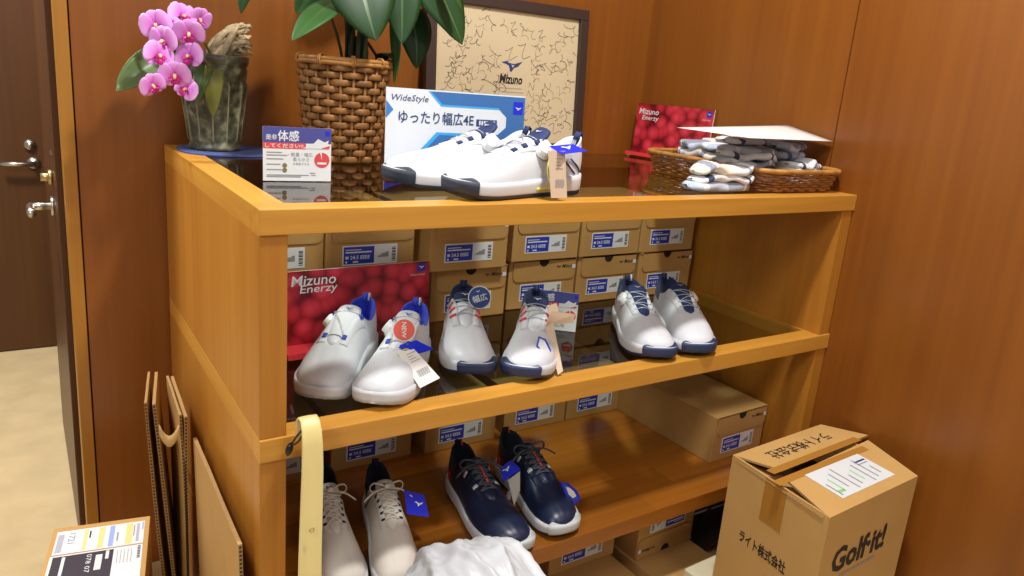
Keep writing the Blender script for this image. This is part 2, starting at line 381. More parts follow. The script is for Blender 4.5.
def shoe(label, st, side, toe, ang, group, z):
    d = Vector((math.cos(ang), math.sin(ang)))
    loc = (toe[0]-d.x*L, toe[1]-d.y*L, z)
    r = thing('golf_shoe', label, 'shoe', loc, ang, group)
    r.scale = (1, st.get('ys', 1.0), 1)
    ma, ml = st['main'], st['lining']
    cl = lambda u: -side*0.010*max(0, (u-0.55)/0.45)**1.6 + side*0.004*math.sin(PI*u)
    def sh_(p, u): return (p[0], p[1]+cl(u), p[2])
    NA = 11; rows = []
    for u in US:
        half = [wall_pt(u, j/(NA-1), 1) for j in range(NA)]
        rr, zr = RW(u), RIM(u); x = u*L
        if u < 0.335:
            q = max(0.0, rr-0.006); q2 = max(0.0, rr-0.008)
            inn = [(rr*0.97, zr+0.0022), (max(0, rr-0.004), zr+0.0012), (q, zr-0.006), (q2, zr-0.035), (q2*0.9, 0.036), (0, 0.034)]
        elif u < 0.62:
            inn = [(rr*0.97, zr+0.001), (rr*0.9, zr-0.003), (rr*0.8, zr-0.009), (rr*0.6, zr-0.010), (rr*0.3, zr-0.010), (0, zr-0.010)]
        else:
            k = min(1, (u-0.62)/0.06); e = 0.0012*k*min(1, (1-u)/0.1)
            inn = [(rr*f, zr+e*(1-f*f)-(0.006*(1-k)*(1-f))) for f in (.9, .75, .55, .35, .15, 0)]
        half = [(p.x, p.y, p.z) for p in half]+[(x, a, c) for a, c in inn]
        full = half+[(p[0], -p[1], p[2]) for p in reversed(half[:-1])]
        rows.append([sh_(p, u) for p in full])
    K = len(rows[0])
    def side_idx(j): return j if j < K//2 else K-2-j
    toezone = st.get('toecap')
    def mf_up(i, j):
        jj = side_idx(j); u = US[i]
        if u < 0.335 and jj >= NA-1: return None
        if toezone and u > 0.80: return toezone
        if st.get('heel') and u < 0.13 and jj < 5: return st['heel']
        if st.get('collar') and u < 0.20 and jj >= 6 and jj < NA-1: return st['collar']
        return ma
    def mf_in(i, j): return ml if (US[i] < 0.335 and side_idx(j) >= NA-1) else None
    MB().grid(rows, ma, mf=mf_up).build('upper', r, smooth=True)
    MB().grid(rows, ml, mf=mf_in).build('lining', r, smooth=True)
    # sole
    rs = []
    for u in US:
        w, zt, zb_ = HW(u), ZTOP(u), ZBOT(u); x = (u-0.5)*1.022*L+0.5*L
        hz = zt-zb_; e = 0.0042*min(1, w/0.012)
        half = [(x, max(0, w-0.006), zt+0.003), (x, max(0, w+e*0.75), zt+0.004), (x, w+e, zt-0.2*hz), (x, w+e*0.85, zb_+0.45*hz), (x, w+e*0.7, zb_+0.30*hz), (x, w+e*0.4, zb_+0.14*hz), (x, max(0, w-0.002), zb_), (x, w*0.5, zb_), (x, 0, zb_)]
        rs.append([sh_(p, u) for p in half+[(p[0], -p[1], p[2]) for p in reversed(half[:-1])]])
    MB().grid(rs, st['mid']).build('midsole', r, smooth=True)
    ks = len(rs[0])
    mo = MB()
    for i in range(4, 53, 4):
        for s in (1, -1):
            u = US[i]; w = HW(u); p = sh_((u*L, s*(w-0.008), ZBOT(u)), u)
            mo.add([(p[0]+dx, p[1]+dy, p[2]+dz) for dz, q in ((0.003, 0.0075), (-0.0005, 0.0055)) for dx, dy in ((-q, -q), (q, -q), (q, q), (-q, q))],
                   [(0, 1, 5, 4), (1, 2, 6, 5), (2, 3, 7, 6), (3, 0, 4, 7), (7, 6, 5, 4)], st['out'])
    orow = [[(x, y*1.012, zz-0.0008) for x, y, zz in rw[4:ks-4]] for rw in rs]
    mo.grid(orow, st['out']).build('outsole', r, smooth=True)
    if st.get('accent'):
        for s in (1, -1):
            MB().grid([[sh_(((u-.5)*1.022*L+.5*L, s*(HW(u)+.0050), ZBOT(u)+f*(ZTOP(u)-ZBOT(u))), u) for f in (.42, .5, .62)] for u in np.linspace(.28, .44, 8)], st['accent']).build('sole_accent', r, smooth=True, solid=.001)
    # toe guard wraps the front of the sole
    if st.get('guard'):
        gl, gr = st.get('gl', .88), st.get('gr', .88); nl = 18
        ring = [(u, 1) for u in np.linspace(gl, 1, nl)**1.0] + [(u, -1) for u in np.linspace(1, gr, nl)[1:]]
        ring = [(1-(1-u)**1.0, q) for u, q in ring]; nr = len(ring)
        def sp(u, q, k):
            w, zt, zb_ = HW(u), ZTOP(u), ZBOT(u); xs_ = (u-0.5)*1.022*L+0.5*L; hz = zt-zb_; e = 0.0042*min(1, w/0.012)
            if k == 0: return Vector((xs_, q*w*.8, zb_-.001))
            if k == 1: return Vector((xs_, q*(w+e*.4), zb_+.12*hz))
            if k == 2: return Vector((xs_, q*(w+e*.9), zb_+.5*hz))
            if k == 3: return Vector((xs_, q*(w+e), zt-.2*hz))
            if k == 4: return Vector((xs_, q*(w+e*.9), zt+.003))
            v_ = wall_pt(u, (k-4)*0.085*st.get('gh', 1.0), q, 0); v_.x = xs_-.0025*(k-4)*max(0, (u-.9)/.1); return v_
        G = []
        for k in range(9):
            base = [sp(u, q, k) for u, q in ring]; row = []
            for i, pnt in enumerate(base):
                tv = base[min(nr-1, i+1)]-base[max(0, i-1)]; nv = Vector((tv.y, -tv.x, 0))
                nv = nv.normalized() if nv.length > 1e-7 else Vector((1, 0, 0))
                if nv.x < -0.2: nv = -nv
                off = .0030 if 0 < k < 8 else -.0015
                if i in (0, nr-1): off = -.0015
                row.append(pnt+nv*off+Vector((0, 0, .0012 if 4 < k < 8 else 0)))
            G.append(row)
        # the top edge is rounded down towards both ends of the patch
        mid_ = [abs(2*i/(nr-1)-1) for i in range(nr)]
        for k in range(5, 9):
            for i in range(nr):
                tpr = max(0, 1-mid_[i]**4); G[k][i] = G[4][i].lerp(G[k][i], max(.05, tpr))
        MB().grid([[sh_(G[k][i], ring[i][0]) for k in range(9)] for i in range(nr)], st['guard']).build('toe_guard', r, smooth=True)
    # tongue
    tr = []
    top = st.get('tongue_top', 0.300)
    for k in range(13):
        u = top+(0.668-top)*k/12
        hgt = RIM(max(u, 0.345))-0.0015-(.003 if k == 12 else 0)+(st.get('th', 0.012)*max(0, (0.37-u)/0.08)); ww = max(0.010, RW(max(u, .36))*0.93)
        ww *= st.get('tw', 1.0)
        if k == 0: ww *= 0.85
        if k > 10: ww *= .8 if k == 11 else .3
        row = []
        for f in (1, .8, .5, 0, -.5, -.8, -1): row.append(sh_((u*L, f*ww, hgt+0.0035*(1-f*f)-0.003*abs(f)**3), u))
        tr.append(row)
    MB().grid(tr, st['tongue'], mf=lambda i, j: st.get('tongue_tip', st['tongue']) if i < 4 else st['tongue']).build('tongue', r, smooth=True, solid=0.005)
    um = top+0.045; pc = sh_((um*L, 0, RIM(max(um, .345))+0.0065+(st.get('th', 0.012)*max(0, (0.37-um)/0.08))), um)
    mt = MB().bird(-0.008, -0.004, 0.018, 0, st.get('logo', M_white), frame(Vector(pc)+Vector((0, 0, 0.0012)), (0, 1, 0), (-1, 0, 0.35))); mt.build('tongue_logo', r)
    if st.get('stripe'):
        MB().tube([sh_((u*L, .003, RIM(u)+.0065), u) for u in (.36, .42, .48, .54)], .0026, st['stripe'], 6).build('tongue_stripe', r, smooth=True)
    # overlay that frames the lacing on each side
    for s in (1, -1):
        eg = []
        for u in np.linspace(.335, .655, 16):
            a0 = .60+.12*((u-.335)/.32); f = min(1, (.668-u)/.03)
            eg.append([sh_(wall_pt(u, a, s, off), u) for a, off in ((a0, 0), (a0+.012, .0016), (a0+(.99-a0)*.5, .0016), (.985, .0016), (1.0, .0004))])
        MB().grid(eg, st.get('eyestay', ma)).build('eyestay', r, smooth=True)
    # eyestay loops and laces
    us = st.get('loops', [0.40, 0.475, 0.55])
    for u in us:
        for s in (1, -1):
            if st.get('loopkind') == 'dot':
                for dk, a0 in ((0, 0.90), (0.018, 0.80)):
                    p = Vector(sh_(wall_pt(u+dk, a0, s, 0.0026), u+dk)); MB().add([p+Vector((0.0022*math.cos(2*PI*q/8), s*0.0012*math.sin(2*PI*q/8), 0.0022*math.sin(2*PI*q/8))) for q in range(8)], [list(range(8))], st['loop']).build('eyelet', r)
            else:
                wl = st.get('loopw', 0.006)
                a0, a1 = st.get('loopa', (0.66, 0.92))
                rw_ = [[sh_(wall_pt(u+dx/L, a, s, 0.0028), u) for dx in (-wl/2, wl/2)] for a in (a0, (a0+a1)/2, a1)]
                MB().grid(rw_, st.get('loop2', st['loop']) if us.index(u) in (0, 3) else st['loop']).build('lace_loop', r, smooth=True, solid=0.0016)
    la = MB(); lr = st.get('lacer', 0.0009)
    def over(u0, s0, u1, s1, lift=0.005):
        pts = []
        a = Vector(sh_(wall_pt(u0, 0.93, s0, 0.0015), u0)); c = Vector(sh_(wall_pt(u1, 0.93, s1, 0.0015), u1))
        for k in range(9):
            t = k/8; q = a.lerp(c, t); um_ = u0+(u1-u0)*t
            q.z = max(q.z, RIM(um_)+0.001+(0.0035+lift*0.3)*math.sin(PI*t)); pts.append(q)
        la.tube(pts, lr, st['lace'], 6, flat=st.get('laceflat', 1.0))
    for k, u in enumerate(us):
        over(u, 1, u, -1)
        if k+1 < len(us): over(u, 1 if k % 2 else -1, us[k+1], -1 if k % 2 else 1, 0.007)
        if st.get('bow') and k+1 < len(us): over(u, -1 if k % 2 else 1, us[k+1], 1 if k % 2 else -1, 0.011)
    if st.get('bow'):
        p0 = Vector((us[0]*L-0.004, cl(us[0]), RIM(us[0])+0.008))
        for s in (1, -1):
            lp = [p0+Vector((-0.006*math.sin(t*PI)+0.012*t*(1-t), s*0.040*math.sin(t*PI*0.98), 0.010*math.sin(2*PI*t)+0.004)) for t in [k/14 for k in range(15)]]
            la.tube(lp, lr, st['lace'], 6, flat=st.get('laceflat', 1.0))
            en = [p0+Vector((0.020*t, s*(0.058*t), 0.006*math.sin(PI*t)-0.012*t*t)) for t in [k/8 for k in range(9)]]
            la.tube(en, lr*0.95, st['lace'], 6, flat=st.get('laceflat', 1.0))
        la.tube([p0+Vector((0, -0.006, 0.004)), p0+Vector((0, 0, 0.007)), p0+Vector((0, 0.006, 0.004))], lr*1.8, st['lace'], 8)
    la.build('lace', r, smooth=True)
    # dial
    if st.get('dial'):
        s = st['dialside']; u = 0.375
        p = Vector(sh_(wall_pt(u, 0.68, s, 0.0), u)); n = Vector((0, s*0.82, 0.57)).normalized()
        mb = MB(); prof = [(0.0175, -0.002), (0.0175, 0.002), (0.014, 0.003), (0.0135, 0.0105), (0.0115, 0.0125), (0.0, 0.0128)]
        Mx = frame(p, (1, 0, 0), n.cross(Vector((1, 0, 0))))
        mb.lathe(prof, st['dial'], 28, Mx, rf=lambda a, z: 1+(0.035*math.cos(14*a) if 0.0028 < z < 0.012 else 0))
        mb.build('dial', r, smooth=True)
        MB().tube([sh_(wall_pt(0.39, .66, s, .001), .39), sh_(wall_pt(0.43, .8, s, .002), .43), sh_(wall_pt(us[0] if us[0] > .43 else us[1], .9, s, .0015), .45)], 0.0009, M_wire, 6).build('cable', r, smooth=True)
    # heel pull tab
    tz = RIM(0)+0.001
    MB().tube([(0.002, -0.006, tz-0.018), (-0.0035, -0.006, tz+0.004), (0.001, -0.006, tz+0.008), (0.008, -0.006, tz-0.006)], 0.0022, st['tab'], 6).tube(
        [(0.002, 0.006, tz-0.018), (-0.0035, 0.006, tz+0.004), (0.001, 0.006, tz+0.008), (0.008, 0.006, tz-0.006)], 0.0022, st.get('tab2', st['tab']), 6).tube(
        [(0.002, 0.0, tz-0.018), (-0.0030, 0.0, tz+0.004), (0.001, 0.0, tz+0.006), (0.008, 0.0, tz-0.006)], 0.0045, st['tab'], 6).build('pull_tab', r, smooth=True)
    # side stripe marks
    if st.get('mark'):
        for s in (1, -1):
            for q in range(st.get('nmark', 2)):
                u0 = st.get('mark_u', .20)+0.055*q
                pts = [[sh_(wall_pt(u0+0.10*t+0.012*e, 0.12+0.62*t, s, 0.0011), u0) for e in (0, 1)] for t in [k/6 for k in range(7)]]
                MB().grid(pts, st['mark']).build('side_stripe', r, smooth=True, solid=0.0012)
    return r
M_lnblue = mat('royal_lining', '#2448d8', 0.8, sheen=0.3)
M_lnnavy = mat('navy_lining', '#1d2a52', 0.85, sheen=0.2)
M_lngrey = mat('white_lining', '#d9dce0', 0.85)
M_lnblk = mat('black_lining', '#141a2c', 0.9)
M_navyup = mat('navy_leather', '#18223f', 0.36, bump=0.05, bscale=500)
M_off = mat('offwhite_knit', '#d8d2c9', 0.7, bump=0.15, bscale=900)
M_offl = mat('offwhite_lace', '#ddd5cb', 0.75)
M_navytex = mat('navy_textile', '#1f2f5e', 0.7)
M_redloop = mat('red_loop', '#e03a34', 0.55)
M_blueloop = mat('blue_loop', '#2f49b8', 0.55)
M_bwlace = mat('speckled_lace', '#44464f', 0.8, noise=0.98, nscale=420)
M_greyrub = mat('grey_rubber', '#b9bdc0', 0.55)
M_dial = mat('white_dial', '#e8eaec', 0.35)
M_yel = mat('lime_accent', '#d9dc5a', 0.5)
M_slipc = mat('pale_loop', '#c9ccd0', .4)
SA = dict(th=.020, tw=1.12, main=M_shoe, lining=M_lngrey, mid=M_mid, out=M_darkrub, guard=M_darkrub, gl=.89, gr=.95, gh=0.9, tongue=M_shoe, tongue_tip=M_navytex, loop=M_navytex, loops=[.41, .50, .575], loopa=(.80, .98), loopw=.010,
          lace=M_wire, dial=M_dial, dialside=1, tab=M_navytex, mark=M_navytex, mark_u=.05, nmark=2, accent=M_yel)
SB = dict(main=M_shoe, lining=M_lnblue, mid=M_mid, out=M_greyrub, tongue=M_shoe, tongue_tip=M_shoe, logo=M_blueloop, loop=M_blueloop, loops=[.36, .60], loopa=(.86, 1.0), loopw=.011, lace=M_wire, dial=M_dial,
          dialside=-1, tab=M_lnblue, tab2=M_shoe)
SCC = dict(main=M_shoe, lining=M_lnnavy, mid=M_mid, out=M_navy, guard=M_navy, gl=.84, gr=.975, gh=0.9, tongue=M_shoe, tongue_tip=M_navytex, loop=M_redloop, loops=[.40, .475, .55], lace=M_wire, tab=M_navytex, collar=M_lnnavy, lacer=.0011)
SD = dict(main=M_shoe, lining=M_lnnavy, mid=M_mid, out=M_navy, guard=M_navy, gl=.85, gr=.965, gh=0.9, tongue=M_navytex, logo=M_wire, loop=M_navytex, loopkind='dot', loops=[.40, .47, .54, .60], lace=M_wire, dial=M_dial, dialside=-1,
          tab=M_lnnavy, tab2=M_shoe, collar=M_lnnavy)
SE = dict(ys=.84, main=M_off, lining=M_lnblk, mid=M_mid, out=M_greyrub, tongue=M_off, logo=M_black, loop=M_lnblk, loopkind='', loopa=(.82, .98), loopw=.004, loops=[.40, .45, .50, .55, .60], lace=M_offl, lacer=.0030, laceflat=.45, bow=True, tab=M_lnblk, collar=M_lnblk,
          mark=M_navytex, nmark=1)
SF = dict(main=M_navyup, lining=M_lnblk, mid=M_mid, out=M_darkrub, guard=M_greyrub, gl=.90, gr=.955, gh=1.3, tongue=M_navyup, logo=M_redloop, loop=M_lnblk, loop2=M_slipc, stripe=M_redloop, loopa=(.70, .92), loopw=.008, loops=[.38, .43, .48, .53, .58], lace=M_bwlace, lacer=.0031, laceflat=.6, bow=True, tab=M_lnblk, tab2=M_redloop,
          heel=M_redloop)
rad = math.radians
GA = 'white dial shoes on the top tier'
shoe('white dial golf shoe on top tier, front one with the blue swing tag', SA, -1, (0.338, 0.072), rad(185), GA, ZT+0.001)
shoe('white golf shoe on top tier behind another, against the blue-and-white sign', SA, 1, (0.284, 0.192), rad(181), GA, ZT+0.001)
shoe('white golf shoe with royal blue lining at the shelf left end, no tag', SB, -1, (0.112, 0.098), rad(-130), None, ZM+0.001)
shoe('white golf shoe with royal blue lining and a round red NEW tag', SB, 1, (0.205, 0.030), rad(-128), None, ZM+0.001)
shoe('white golf shoe with red lace loops and a round navy tag', SCC, -1, (0.418, 0.088), rad(-116), None, ZM+0.001)
SC2 = dict(SCC); SC2['gl'], SC2['gr'] = .975, .84
shoe('white golf shoe with red lace loops and a long beige paper tag', SC2, 1, (0.517, 0.030), rad(-126), None, ZM+0.001)
shoe('white golf shoe with navy tongue, left of the untagged pair', SD, -1, (0.842, 0.020), rad(-118), None, ZM+0.001)
SD2 = dict(SD); SD2['dialside'] = 1; SD2['dial'] = mat('sand_dial', '#d8c2a8', 0.5)
shoe('white golf shoe with navy tongue, rightmost on the middle tier', SD2, 1, (0.963, 0.0), rad(-116), None, ZM+0.001)
shoe('off-white laced shoe next to the shoehorn', SE, -1, (0.158, 0.030), rad(-101), None, ZB+0.001)
shoe('off-white laced shoe beside a loose blue tag', SE, 1, (0.252, -0.002), rad(-103), None, ZB+0.001)
shoe('navy golf shoe with white sole, nearer the plastic bag', SF, -1, (0.500, -0.004), rad(-95), None, ZB+0.001)
shoe('navy golf shoe with white sole and a small hexagonal blue tag', SF, 1, (0.640, 0.004), rad(-94), None, ZB+0.001)

# ================================================================ SWING TAGS
def plate(mb, pts, m, th=0.0007):
    """thin card through the given corners (in order), with thickness"""
    P = [Vector(p) for p in pts]; n = (P[1]-P[0]).cross(P[-1]-P[0]).normalized()*th; k = len(P)
    return mb.add(P+[p-n for p in P], [list(range(k)), list(range(2*k-1, k-1, -1))]+[[i, k+i, k+(i+1) % k, (i+1) % k] for i in range(k)], m)
def quadframe(P):  # P: tl, tr, br, bl
    tl, tr, br, bl = [Vector(p) for p in P]; return frame(bl, br-bl, tl-bl), (br-bl).length, (tl-bl).length
def price_card(mb, P, m):
    plate(mb, [P[3], P[2], P[1], P[0]], m); F, w, hh = quadframe(P)
    for j in range(10): mb.rect(w*(.22+.056*j), hh*.22, w*(.22+.056*j+.02+.012*(j % 2)), hh*.40, 0.0005, M_greyp, F)
    for j in range(4): mb.rect(w*.2, hh*(.62+.07*j), w*(.65-.1*(j % 3)), hh*(.635+.07*j), 0.0005, M_greyp, F)
def blue_card(mb, P):
    plate(mb, [P[3], P[2], P[1], P[0]], M_royal); F, w, hh = quadframe(P)
    mb.bird(w*.3, hh*.38, w*.42, 0.0006, M_white, F)
def loop_cord(mb, a, b_, m, sag=0.01, r=0.0007):
    a = Vector(a); b_ = Vector(b_); mb.tube([a.lerp(b_, t)+Vector((0, 0, sag*math.sin(PI*t))) for t in [k/6 for k in range(7)]], r, m, 5)
M_beige = mat('beige_tag_paper', '#d2b9a0', 0.6)
GT = 'swing tags on the shoes'
# top shoe
t = thing('hang_tag', 'blue swing tag with beige price slip on the front top-tier shoe', 'tag', at(560, 155, 'y', 0.03), 0, GT)
inv = Matrix.Translation(-Vector(t.location))
def loc_(*ps): return [inv @ Vector(p) for p in ps]
mb = MB(); blue_card(mb, loc_(at(549, 146, 'y', .040), at(573, 144, 'y', .055), at(587, 151, 'y', .030), at(562, 154, 'y', .010))); mb.build('blue_card', t)
mb = MB(); price_card(mb, loc_(at(548, 151, 'y', .024), at(565, 151, 'y', .020), at(567, 198, 'y', .010), at(551, 198, 'y', .014)), M_beige); mb.build('price_slip', t)
mb = MB(); c = inv @ at(556, 171, 'y', .032); F = frame(c, (1, 0.1, 0), (0.05, 0.2, 1))
mb.tube([F @ Vector((0.020*math.cos(a), 0.034*math.sin(a), 0)) for a in [2*PI*k/28 for k in range(28)]], 0.0014, M_yel, 6, closed=True)
mb.disc((0, 0, 0), 0.019, M_black, F, 28, 0.033); mb.build('oval_badge', t)
# NEW tag
M_coral = mat('coral_tag', '#e2604f', 0.5)
t = thing('hang_tag', 'round red NEW swing tag with blue card and white price slip', 'tag', at(400, 335, 'y', 0.1), 0, GT)
inv = Matrix.Translation(-Vector(t.location))
c = inv @ at(404, 330, 'y', .118); F = frame(c, (0.86, -0.5, 0.05), (0.12, 0.25, 1.0))
mb = MB(); mb.lathe([(0, -0.0008), (0.0215, -0.0008), (0.0215, 0), (0, 0)], M_white, 30, F); mb.disc((0, 0, 0.0003), 0.0195, M_coral, F, 30)
Ft = F @ Matrix.Rotation(-PI/2, 4, 'Z'); mb.text('NEW', -0.0145, -0.0042, 0.0085, 0.0006, M_white, Ft, bold=.02, w=.029); mb.build('round_card', t)
mb = MB(); blue_card(mb, loc_(at(396, 346, 'y', .112), at(416, 340, 'y', .112), at(434, 349, 'y', .088), at(413, 355, 'y', .082))); mb.build('blue_card', t)
M_slip = mat('white_slip', '#e9e6e0', 0.5)
mb = MB(); price_card(mb, loc_(at(397, 352, 'y', .088), at(414, 349, 'y', .086), at(440, 378, 'y', .040), at(420, 388, 'y', .036)), M_slip); mb.build('price_slip', t)
mb = MB(); c = inv @ at(402, 363, 'y', .082); F = frame(c, (0.8, -0.5, -.35), (0.1, 0.5, 1))
mb.tube([F @ Vector((0.013*math.cos(a), 0.027*math.sin(a), 0)) for a in [2*PI*k/24 for k in range(24)]], 0.0011, M_yel, 6, closed=True)
mb.disc((0, 0, 0), 0.0125, M_black, F, 24, 0.026); mb.build('oval_badge', t)
# round navy tag
M_navytag = mat('navy_tag', '#2b4a8c', 0.45)
t = thing('hang_tag', 'round navy swing tag with white wide-fit characters', 'tag', at(479, 297, 'y', .26), 0, GT)
inv = Matrix.Translation(-Vector(t.location)); c = inv @ at(479.5, 297.5, 'y', .222); F = frame(c, (0.9, -0.42, 0.1), (-0.12, 0.3, 1.0))
mb = MB().lathe([(0, -0.0008), (0.0245, -0.0008), (0.0245, 0), (0, 0)], M_white, 30, F); mb.disc((0, 0, 0.0003), 0.0225, M_navytag, F, 30)
Ft = F @ Matrix.Rotation(rad(12), 4, 'Z'); mb.text('幅広', -0.015, -0.009, 0.0155, 0.0006, M_white, Ft, bold=.014); mb.bird(-0.005, 0.011, 0.010, 0.0006, M_white, Ft); mb.build('round_card', t)
# beige paper tag
t = thing('hang_tag', 'folded beige paper swing tag with a hexagonal blue badge', 'tag', at(555, 340, 'y', .12), 0, GT)
inv = Matrix.Translation(-Vector(t.location)); mb = MB()
a_ = loc_(at(545, 328, 'y', .100), at(553, 322, 'y', .100), at(563, 371, 'y', .036), at(558, 375, 'y', .034)); plate(mb, [a_[3], a_[2], a_[1], a_[0]], M_beige); mb.build('price_slip', t)
mb = MB(); a_ = loc_(at(546, 326, 'y', .105), at(551, 311, 'y', .12), at(575, 314, 'y', .130), at(573, 323, 'y', .126)); plate(mb, [a_[3], a_[2], a_[1], a_[0]], M_beige); mb.build('folded_leaf', t)
mb = MB(); a_ = loc_(at(550, 324, 'y', .118), at(548, 306, 'y', .135), at(556, 303, 'y', .140), at(561, 318, 'y', .128)); plate(mb, [a_[3], a_[2], a_[1], a_[0]], M_beige); mb.build('folded_leaf', t)
hexuv = [(539, 337), (545, 340), (550, 350), (549, 359), (543, 354), (537, 346)]
mb = MB(); Ph = loc_(*[at(u, v, 'y', .044+.001*(360-v)) for u, v in hexuv]); cc = sum(Ph, Vector())/6
mb.tube([p for p in Ph], 0.0022, M_blueloop, 6, closed=True); mb.add([cc+(p-cc)*.9 for p in Ph], [list(range(6))], M_white); mb.build('hexagon_badge', t)
# off-white shoe card
o = MB(); Pq = [at(404, 490, 'y', .150), at(424, 495, 'y', .150), at(429, 517, 'y', .120), at(407, 514, 'y', .120)]; blue_card(o, Pq); tag(o.build('hang_tag'), 'square blue swing tag lying by the off-white shoe', 'tag', GT)
# navy shoe tags
t = thing('hang_tag', 'blue swing tag with grey price slip between the navy shoes', 'tag', at(512, 470, 'y', .15), 0, GT)
inv = Matrix.Translation(-Vector(t.location)); mb = MB()
blue_card(mb, loc_(at(500, 468, 'y', .17), at(511, 460, 'y', .18), at(521, 469, 'y', .15), at(503, 482, 'y', .14))); mb.build('blue_card', t)
M_slipg = mat('grey_slip', '#a8a29a', 0.6)
mb = MB(); price_card(mb, loc_(at(508, 480, 'y', .13), at(520, 471, 'y', .13), at(520, 490, 'y', .10), at(514, 506, 'y', .085)), M_slipg); mb.build('price_slip', t)
hexuv = [(561, 482), (568, 484), (576, 491), (580, 499), (574, 503), (566, 496)]
mb = MB(); Ph = [at(u, v, 'y', .070-.0006*(v-480)) for u, v in hexuv]; cc = sum(Ph, Vector())/6
mb.tube(Ph, 0.0024, M_royal, 6, closed=True); mb.add([cc+(p-cc)*.92 for p in Ph], [list(range(6))], M_blueloop); mb.add([cc+(p-cc)*.55+Vector((0, -.001, .0006)) for p in Ph], [list(range(6))], M_white)
tag(mb.build('hang_tag'), 'small hexagonal blue tag on the right navy shoe', 'tag', GT)
# ---8<--- part 2
# ================================================================ SIGNS
def redprint(name):
    m, N, Lk, b = newmat(name); tc = N.new('ShaderNodeTexCoord'); v = N.new('ShaderNodeTexVoronoi'); v.feature = 'F1'
    v.inputs['Scale'].default_value = 30; Lk.new(tc.outputs['Object'], v.inputs['Vector'])
    r = N.new('ShaderNodeValToRGB'); e = r.color_ramp.elements; e[0].position = 0.12; e[0].color = srgb('#dc4152'); e[1].position = 0.8; e[1].color = srgb('#6d0d1a'); q_ = e.new(.48); q_.color = srgb('#bf2a3b')
    Lk.new(v.outputs['Distance'], r.inputs['Fac']); Lk.new(r.outputs['Color'], b.inputs['Base Color']); b.inputs['Roughness'].default_value = 0.4; return m
M_redpat = redprint('red_bubble_print')
M_redfoot = mat('red_card', '#e03a44', 0.45)
def easel(w, hgt, o, xdir, lean=0.06):
    """frame of a standing card: x along its foot, y up its face"""
    x = Vector(xdir).normalized(); n = Vector((0, 0, 1)).cross(x)
    return frame(o, x, Vector((0, 0, 1))+n*lean)
def red_sign(o, xdir, w, hgt, label, tri, ox=.03):
    F = easel(w, hgt, o, xdir); mb = MB().box(0, w, 0, hgt, -0.003, 0, M_white)
    mb.rect(0, 0, w, hgt, 0.0003, M_redpat)
    mb.text('Mizuno', w*ox, hgt*.80, w*.062, 0.0006, M_white, w=w*.27, bold=.008, shear=.12).text('Enerzy', w*(ox+.05), hgt*.67, w*.062, 0.0006, M_white, w=w*.23, bold=.008, shear=.12)
    mb.rect(w*.915, hgt*.86, w*.975, hgt*.965, 0.0006, M_lab).bird(w*.925, hgt*.90, w*.04, 0.0009, M_white).text('MIZUNO', w*.87, hgt*.80, w*.012, 0.0006, M_white, w=w*.10)
    ob = mb.build('counter_sign', mw=F)
    f = MB(); f.add([(x, y, z) for z in (0.0, -0.002) for x, y in ()], [], M_redfoot)
    f.add([(tri[0], 0.001, 0.0), (tri[1], 0.001, 0.0), (tri[1], 0.001, tri[2]), (tri[0], 0.001, tri[2]), (tri[0], 0.003, 0.0), (tri[1], 0.003, 0.0), (tri[1], 0.012, tri[2]), (tri[0], 0.012, tri[2])],
          [(0, 1, 2, 3), (7, 6, 5, 4), (0, 4, 5, 1), (3, 2, 6, 7), (0, 3, 7, 4), (1, 5, 6, 2)], M_redfoot)
    f.build('folded_foot', ob)
    return tag(ob, label, 'sign')
red_sign((0.125, 0.368, ZM+0.002), (1, 0.04, 0), 0.352, 0.157, 'large red bubble-print sign behind the blue-lined white shoes', (0, 0.085, 0.085), .105)
red_sign((1.388, 0.775, ZT+0.002), (0.035, -0.33, 0), 0.295, 0.165, 'small red bubble-print sign in the corner behind the tray', (0, 0.295, 0.03))
M_cream = mat('card_white', '#d9dfe6', 0.4); M_midblue = mat('card_blue', '#3f7cc0', 0.4); M_skyline = mat('card_sky', '#35a5e8', 0.4); M_navyt = mat('card_navy_text', '#27406e', 0.5)
M_stripe = mat('card_steel_blue', '#3b6cab', 0.4)
# wide sign: normalised layout of the photograph's sign
w, hg = 0.30, 0.172
F = easel(w, hg, (0.313, 0.285, ZT+0.002), (1, -0.10, 0), 0.04)
mb = MB().box(0, w, 0, hg, -0.0025, 0, M_cream)
X = lambda a: a*w
Y = lambda a: a*hg
mb.poly([(X(.30), Y(.985)), (X(.385), Y(.83)), (X(.80), Y(.83)), (X(.86), Y(.74)), (X(.86), Y(.62)), (X(.80), Y(.53)), (X(.36), Y(.53)), (X(.13), Y(.10)), (X(1), Y(.10)), (X(1), Y(.985))], 0.0003, M_stripe)
mb.poly([(X(.285), Y(.985)), (X(.30), Y(.985)), (X(.385), Y(.845)), (X(.80), Y(.845)), (X(.80), Y(.825)), (X(.375), Y(.825))], 0.0005, M_skyline)
mb.poly([(X(.12), Y(.10)), (X(.15), Y(.10)), (X(.37), Y(.50)), (X(.60), Y(.50)), (X(.60), Y(.53)), (X(.35), Y(.53))], 0.0005, M_skyline)
mb.poly([(0, Y(.86)), (0, Y(.66)), (X(.05), Y(.76))], 0.0003, M_midblue)
mb.rect(0, 0, X(1), Y(.10), 0.0004, M_lab)
mb.text('WideStyle', X(.035), Y(.84), Y(.09), 0.0007, M_navyt, w=X(.25), shear=.25)
mb.text('ゆったり幅広4E', X(.085), Y(.615), Y(.145), 0.0007, M_navyt, w=X(.53), bold=.012)
mb.rect(X(.635), Y(.62), X(.79), Y(.70), 0.0006, M_navyt)
for k in range(7): mb.rect(X(.655+.018*k), Y(.635), X(.667+.018*k), Y(.685), 0.0008, M_cream)
